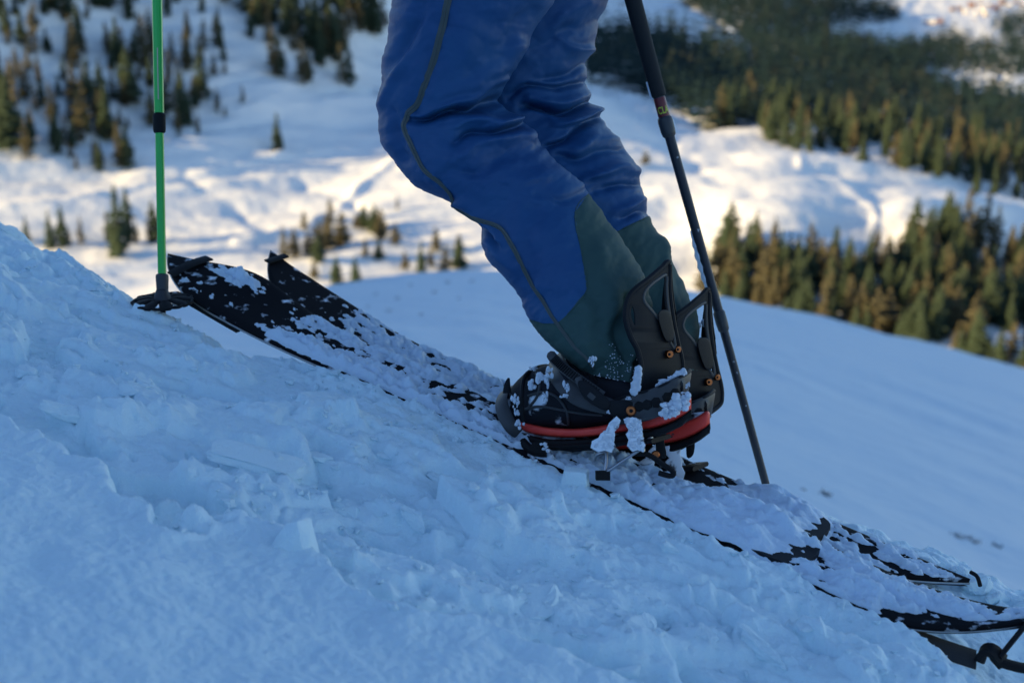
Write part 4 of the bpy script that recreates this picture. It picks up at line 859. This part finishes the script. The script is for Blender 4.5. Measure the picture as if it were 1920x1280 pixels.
def pole_black():
    d0, d1 = 2.34, 2.40
    ys = np.array([-200, 0, 180, 240, 600, 915, 960], float); xs = np.array([1131, 1187, 1235, 1251, 1352, 1438, 1450], float)
    pt = lambda y: P(np.interp(y, ys, xs), y, np.interp(y, [0, 915], [d0, d1]))
    r = thing('ski_pole', pt(960), 'black ski pole with foam grip and red band leaning behind the rear binding', 'ski pole', 'ski poles')
    def part(name, y, rad, m, n=20, par=None): return MB().tube([pt(q) for q in y], [x*d0/FPX/2 for x in rad], n).build(name, M[m], par or r)
    part('foam_grip', [-330, -100, 0, 60, 120, 172, 180, 183], [34, 33, 32, 31, 30, 29, 28, 21], 'foam')
    up = part('upper_shaft', [178, 190, 222, 226], [21, 22, 22, 21], 'pole_black'); part('printed_band', [184, 186, 218, 219], [22, 22.6, 22.6, 22], 'band', par=up)
    part('lock_collar', [219, 222, 228, 246, 254, 258], [22, 27, 29, 28, 25, 18], 'grey'); part('middle_shaft', [250, 400, 592], [19, 18.5, 18], 'pole_frost')
    part('lock_collar', [582, 586, 606, 618, 622], [18, 23, 23, 21, 16], 'grey'); part('lower_shaft', [615, 760, 916, 960], [16.5, 16, 15, 13], 'pole_frost')
    # lettering on the printed band
    cu = bpy.data.curves.new('CLA', 'FONT'); cu.body = 'CLA'; cu.size = .0165; cu.align_x = 'CENTER'; cu.align_y = 'CENTER'; cu.extrude = .0003; cu.offset = .0003
    ob = bpy.data.objects.new('tmp', cu); COL.objects.link(ob); me = bpy.data.meshes.new_from_object(ob.evaluated_get(bpy.context.evaluated_depsgraph_get())); bpy.data.objects.remove(ob)
    co = np.zeros(len(me.vertices)*3); me.vertices.foreach_get('co', co); co = co.reshape(-1, 3)
    ax = unit(pt(180)-pt(240)); sd = unit(np.cross(FW, ax)); sd = sd if sd[0] > 0 else -sd; fr = np.cross(sd, ax); fr = fr if fr@FW < 0 else -fr
    rad = 22.8*d0/FPX/2+.0002; ang = co[:, 0]*.62/rad; 
    V = pt(208)+np.outer(np.sin(ang)*rad, sd)+np.outer(np.cos(ang)*rad+co[:, 2], fr)+np.outer(co[:, 1], ax)
    mobj('lettering', V, [tuple(p.vertices) for p in me.polygons], M['letter'], up, False)
    # wind-blown snow clinging to the left side
    s = MB(); yy = np.linspace(430, 560, 24); off = np.array([pt(q) for q in yy])-sd*(.0085+0*yy)[:, None]; s.tube(off, .0045*np.sin(np.linspace(.15, math.pi-.1, 24))*(1+.3*np.sin(np.arange(24)*1.7))+.0005, 8)
    yy = np.linspace(150, 182, 8); s.tube(np.array([pt(q) for q in yy])-sd*.012, .003, 7); yy = np.linspace(228, 250, 8); s.tube(np.array([pt(q) for q in yy])+sd*.0105, .0035, 7)
    o = s.build('clinging_snow', M['wind_snow'], None); tag(o, 'strips of wind blown snow clinging to the black pole', 'snow', kind='stuff')
pole_green(); pole_black()

# ------------------------------------------------------------------ snow blocks and crumbs
def hull_block(seed, dims, bev=.12, cuts=2, amp=.05, pts=None):
    r = np.random.RandomState(seed); bm = bmesh.new()
    q = np.array(pts, float) if pts is not None else r.uniform(-1, 1, (11, 3))*np.array([1, .85, .8])
    for p in q: bm.verts.new(p)
    bmesh.ops.convex_hull(bm, input=bm.verts); 
    for v in [v for v in bm.verts if not v.link_faces]: bm.verts.remove(v)
    bmesh.ops.dissolve_limit(bm, angle_limit=.12, verts=bm.verts, edges=bm.edges)
    bmesh.ops.bevel(bm, geom=bm.edges[:], offset=bev, segments=2, affect='EDGES', profile=.6, clamp_overlap=True)
    bmesh.ops.triangulate(bm, faces=bm.faces); bmesh.ops.subdivide_edges(bm, edges=bm.edges[:], cuts=cuts, use_grid_fill=True)
    V = np.array([v.co[:] for v in bm.verts]); F = [tuple(v.index for v in f.verts) for f in bm.faces]; bm.verts.index_update(); bm.free()
    V = disp_mesh(V, amp, 2.2, seed+3); V = disp_mesh(V, amp*.35, 7, seed+9); return V*np.asarray(dims), F
def block(px, py, wpx, hpx, seed, label, group=None, sink=.35, dep=.8, pts=None, rot=None, bev=.12, amp=.05, m='snow'):
    l, n = drop_near(np.array(px), np.array(py+hpx*.3))
    if l is None: return
    d = l@FW; w = wpx*d/FPX/2; h = hpx*d/FPX/2
    V, F = hull_block(seed, (1, 1, 1), bev, 2, amp, pts); a = random.uniform(-.4, .4) if rot is None else rot
    ax = UH*-1; ay = W
    X = math.cos(a)*V[:, 0]-math.sin(a)*V[:, 1]; Y = math.sin(a)*V[:, 0]+math.cos(a)*V[:, 1]
    p = l+np.outer(X*w, RX*.9-Z*.28)+np.outer(Y*w*dep, np.array([.2, .95, 0]))+np.outer(V[:, 2]*h, Z)+Z*h*(1-2*sink)
    o = mobj('snow_block', p, F, M[m], None, True, 55); tag(o, label, 'snow block', group)
SH = [(-1, -.8, -1), (1, -.8, -1), (1, .8, -1), (-1, .8, -1), (.55, -.5, 1), (.75, .5, .95), (.1, -.45, .8), (-.6, .4, -.1), (.95, -.2, .3)]
block(545, 985, 100, 105, 11, 'pale wedge shaped snow block with a sharp upright face in the middle foreground', pts=SH, rot=-.1, bev=.08, amp=.04, sink=.42)
block(1078, 888, 58, 42, 12, 'small square snow block lying under the boot', pts=[(-1, -.8, -1), (1, -.8, -1), (1, .8, -1), (-1, .8, -1), (-.7, -.7, .7), (.9, -.7, 1), (.9, .7, .9), (-.8, .7, .6)], bev=.14, amp=.04)
block(132, 752, 110, 70, 13, 'rounded broken snow block at the left, above the smooth snow', sink=.5, amp=.12, bev=.25)
block(480, 848, 190, 36, 15, 'long narrow slab of snow in the broken band, above the wedge block', pts=[(-1, -.4, -.6), (1, -.5, -1), (1, .5, -.6), (-1, .5, -.2), (-.95, -.3, .5), (.9, -.4, .4), (.95, .4, .9), (-.9, .4, 1)], rot=.05, bev=.2, amp=.1, sink=.66)
block(20, 428, 60, 42, 16, 'round snow lump on the crest at the left edge of the frame', sink=.3, amp=.09)
block(665, 930, 110, 90, 17, 'big snow chunk right of the wedge block', sink=.62, amp=.11, bev=.22)
block(780, 950, 80, 60, 18, 'cracked snow chunk in the centre of the broken band', sink=.6, amp=.11, bev=.22)
block(1000, 1090, 190, 110, 19, 'wide broken snow slab at lower centre, edge facing the camera', sink=.68, amp=.1, bev=.22)
block(1200, 1140, 120, 110, 20, 'smooth snow slab right of the wide broken slab', sink=.66, amp=.1, bev=.25)
block(1180, 1250, 70, 50, 21, 'small snow lump at the bottom edge right of centre', sink=.4)
block(1440, 1190, 150, 80, 22, 'tilted snow plate below the near ski tail', sink=.68, amp=.1, bev=.2)
CH = ['below the boot toe, front one of two', 'just below the boot toe', 'low on the slope below the boot', 'right below the near ski where its snow begins', 'left of the long slab', 'small, below the green pole basket', 'at the left edge below the crest', 'below the heel of the boot', 'near the middle of the near ski', 'in the centre, above the wedge block', 'in the centre, right of and above the wedge block', 'left of and above the wedge block', 'at lower right beside the tilted plate', 'small, beside the wide broken slab']
for k, (x, y, w, h) in enumerate([(885, 905, 60, 36), (930, 870, 50, 30), (1090, 1180, 50, 30), (600, 850, 60, 34), (250, 720, 70, 40), (300, 640, 26, 24), (60, 690, 70, 40), (1260, 1020, 60, 34), (1520, 1160, 60, 34), (720, 850, 50, 30), (820, 890, 50, 30), (430, 930, 56, 30), (1330, 1180, 70, 36), (985, 1150, 44, 30)]):
    block(x, y, w, h, 40+k, 'loose snow chunk '+CH[k], 'loose snow chunks', sink=random.uniform(.45, .6), amp=.12, bev=.22)
for k, (x, y, w, h) in enumerate([(1730, 1028, 80, 70), (1800, 1040, 70, 50), (1835, 1062, 80, 60), (1890, 1075, 100, 80), (1690, 1010, 60, 40), (1880, 1110, 70, 50), (1925, 1040, 90, 70), (1640, 985, 50, 30)]):
    l = P(x, y+h*.3, 2.12-.0004*(x-1700)); g = near_bvh.ray_cast(Vector(l+Z*.5), Vector((0, 0, -1)))[0]
    if g is not None: l[2] = g.z
    V, F = hull_block(80+k, (1, 1, 1), .25, 2, .13); w_ = w*2.1/FPX/2; h_ = h*2.1/FPX/2
    o = mobj('snow_block', l+np.outer(V[:, 0]*w_, RX)+np.outer(V[:, 1]*w_*.8, np.array([0, 1, 0]))+np.outer(V[:, 2]*h_, Z)+Z*h_*.15, F, M['snow'], None, True, 60)
    tag(o, ('first', 'second', 'third', 'fourth', 'fifth', 'sixth', 'seventh', 'eighth')[sorted([1730, 1800, 1835, 1890, 1690, 1880, 1925, 1640]).index(x)]+' rounded snow lump from the left in the bank behind the ski tails', 'snow block', 'snow lumps behind the ski tails')
def crumbs():
    r = np.random.RandomState(3); ic = [hull_block(200+k, (1, 1, 1), .25, 1, .12) for k in range(6)]; Vs = []; Fs = []; base = 0; n = 0
    while n < 1500:
        s = r.uniform(-.5, 1.6); v = r.uniform(0, .62); vb = np.interp(s, *L0)
        if v > vb+.02 or (v > .05 and perlin(np.array(s*4), np.array(v*6), 5) < r.uniform(-.3, .5)): continue
        p = plane_pt(np.array(s), np.array(v)); l = near_bvh.ray_cast(Vector(p+Z*.3), Vector((0, 0, -1)))[0]
        if l is None: continue
        V, F = ic[r.randint(6)]; z = .0016+.0075*r.rand()**3.5; a = r.uniform(0, 6.28); R = np.array([[math.cos(a), -math.sin(a), 0], [math.sin(a), math.cos(a), 0], [0, 0, 1]])
        Vs.append(V@R.T*z*np.array([1, 1, .8])+np.array(l)+Z*z*.25); Fs += [tuple(i+base for i in f) for f in F]; base += len(V); n += 1
    o = mobj('snow_crumbs', np.vstack(Vs), Fs, M['snow']); tag(o, 'scattered snow crumbs over the broken snow', 'snow', kind='stuff')
crumbs()
def soft_lump(seed):
    bm = bmesh.new(); bmesh.ops.create_icosphere(bm, subdivisions=2, radius=1); V = np.array([v.co[:] for v in bm.verts]); F = [tuple(v.index for v in f.verts) for f in bm.faces]; bm.free()
    return disp_mesh(disp_mesh(V, .35, 1.7, seed), .12, 6, seed+5), F
def stuck_snow():                                  # clumps on the boot, heel loop and highback
    spots = [(1278, 752, 20, 20, 1.995), (1256, 768, 16, 12, 1.995), (1018, 712, 12, 20, 2.09), (1032, 700, 8, 12, 2.08), (1000, 722, 10, 12, 2.10), (1022, 742, 6, 10, 2.075), (966, 752, 8, 14, 2.11), (970, 770, 7, 10, 2.11), (1062, 728, 6, 12, 2.05), (1057, 742, 8, 5, 2.05), (1112, 680, 6, 12, 2.03), (1108, 672, 5, 6, 2.03), (975, 795, 10, 12, 2.10), (1022, 838, 10, 8, 2.08), (1178, 747, 6, 4, 2.03), (1290, 722, 5, 6, 2.02), (1284, 738, 8, 4, 2.01), (1316, 612, 14, 12, 2.28), (1310, 640, 10, 9, 2.28), (1305, 762, 10, 5, 2.25), (1140, 772, 4, 4, 2.03), (1000, 690, 8, 5, 2.14)]
    mb = MB()
    for k, (x, y, rx, ry, d) in enumerate(spots):
        for j in range(9):
            V, F = soft_lump(300+k*7+j); c = P(x+random.uniform(-.8, .8)*rx, y+random.uniform(-.8, .8)*ry, d+.004); q = random.uniform(.14, .5); g = d/FPX
            mb.add(c+np.outer(V[:, 0]*rx*g*q, RX)+np.outer(V[:, 2]*ry*g*q, UP)+np.outer(V[:, 1]*.004, FW), F)
    rr = np.random.RandomState(31)
    for poly in ([(1156, 786), (1156, 800), (1150, 816), (1150, 836), (1144, 844), (1118, 842), (1112, 834), (1126, 822), (1142, 800)], [(1173, 788), (1199, 788), (1206, 840), (1182, 842), (1180, 815)]):
        n_ = 0
        while n_ < 75:
            q = (rr.uniform(1105, 1210), rr.uniform(780, 850))
            if not inpoly(q[0], q[1], poly): continue
            n_ += 1; V, F = soft_lump(rr.randint(900)); z_ = .0012+.0035*rr.rand()**2; mb.add(P(q[0], q[1], 2.026)+np.outer(V[:, 0], RX)*z_*rr.uniform(.8, 1.3)+np.outer(V[:, 2], UP)*z_*rr.uniform(.8, 1.3)+np.outer(V[:, 1]*.0022, FW), F)
    sp = np.random.RandomState(9)
    for k in range(150):                           # specks on the gaiter
        x = sp.normal(1165, 22); y = sp.normal(690, 28)
        p_, n_ = LN.surf([(x, y)]); 
        if abs(p_[0]@RX/(p_[0]@FW)*FPX+960-x) > 3: continue
        V, F = OCT; mb.add(p_[0]+n_[0]*.0006+np.array(V)*(.0007+.0011*sp.rand()**2), F)
    for poly, dp in (([(1240, 774), (1252, 760), (1264, 752), (1278, 746), (1290, 737), (1292, 748), (1288, 762), (1276, 766), (1268, 776), (1256, 778), (1248, 786)], 2.0), ([(1228, 726), (1240, 716), (1256, 711), (1270, 700), (1283, 690), (1285, 697), (1272, 710), (1258, 719), (1240, 728)], 2.035), ([(1197, 690), (1201, 702), (1199, 720), (1192, 736), (1184, 736), (1189, 716), (1193, 702)], 2.02)):
        rr = np.random.RandomState(len(poly)); pts_ = []
        while len(pts_) < 150:
            q = (rr.uniform(1180, 1295), rr.uniform(685, 790))
            if inpoly(q[0], q[1], poly): pts_.append(q)
        for q in pts_:
            V, F = soft_lump(rr.randint(900)); z_ = .0012+.0038*rr.rand()**2; mb.add(P(q[0], q[1], dp+.003)+np.outer(V[:, 0], RX)*z_*rr.uniform(.8, 1.3)+np.outer(V[:, 2], UP)*z_*rr.uniform(.8, 1.3)+np.outer(V[:, 1]*.003, FW), F)
        continue
        pl_ = plate('tmp_cake', poly, [], lambda x, y: dp+0*x, .010, M['wind_snow'], None, .004, 3); co = [tuple(v.co) for v in pl_.data.vertices]; mb.add(co, [tuple(f.vertices) for f in pl_.data.polygons]); bpy.data.objects.remove(pl_)
    o = mb.build('stuck_snow', M['wind_snow'], None, True, None); tag(o, 'clumps and specks of snow stuck to boots, bindings and gaiter', 'snow', kind='stuff')
OCT = ([(1, 0, 0), (-1, 0, 0), (0, 1, 0), (0, -1, 0), (0, 0, 1), (0, 0, -1)], [(0, 2, 4), (2, 1, 4), (1, 3, 4), (3, 0, 4), (2, 0, 5), (1, 2, 5), (3, 1, 5), (0, 3, 5)])
stuck_snow()
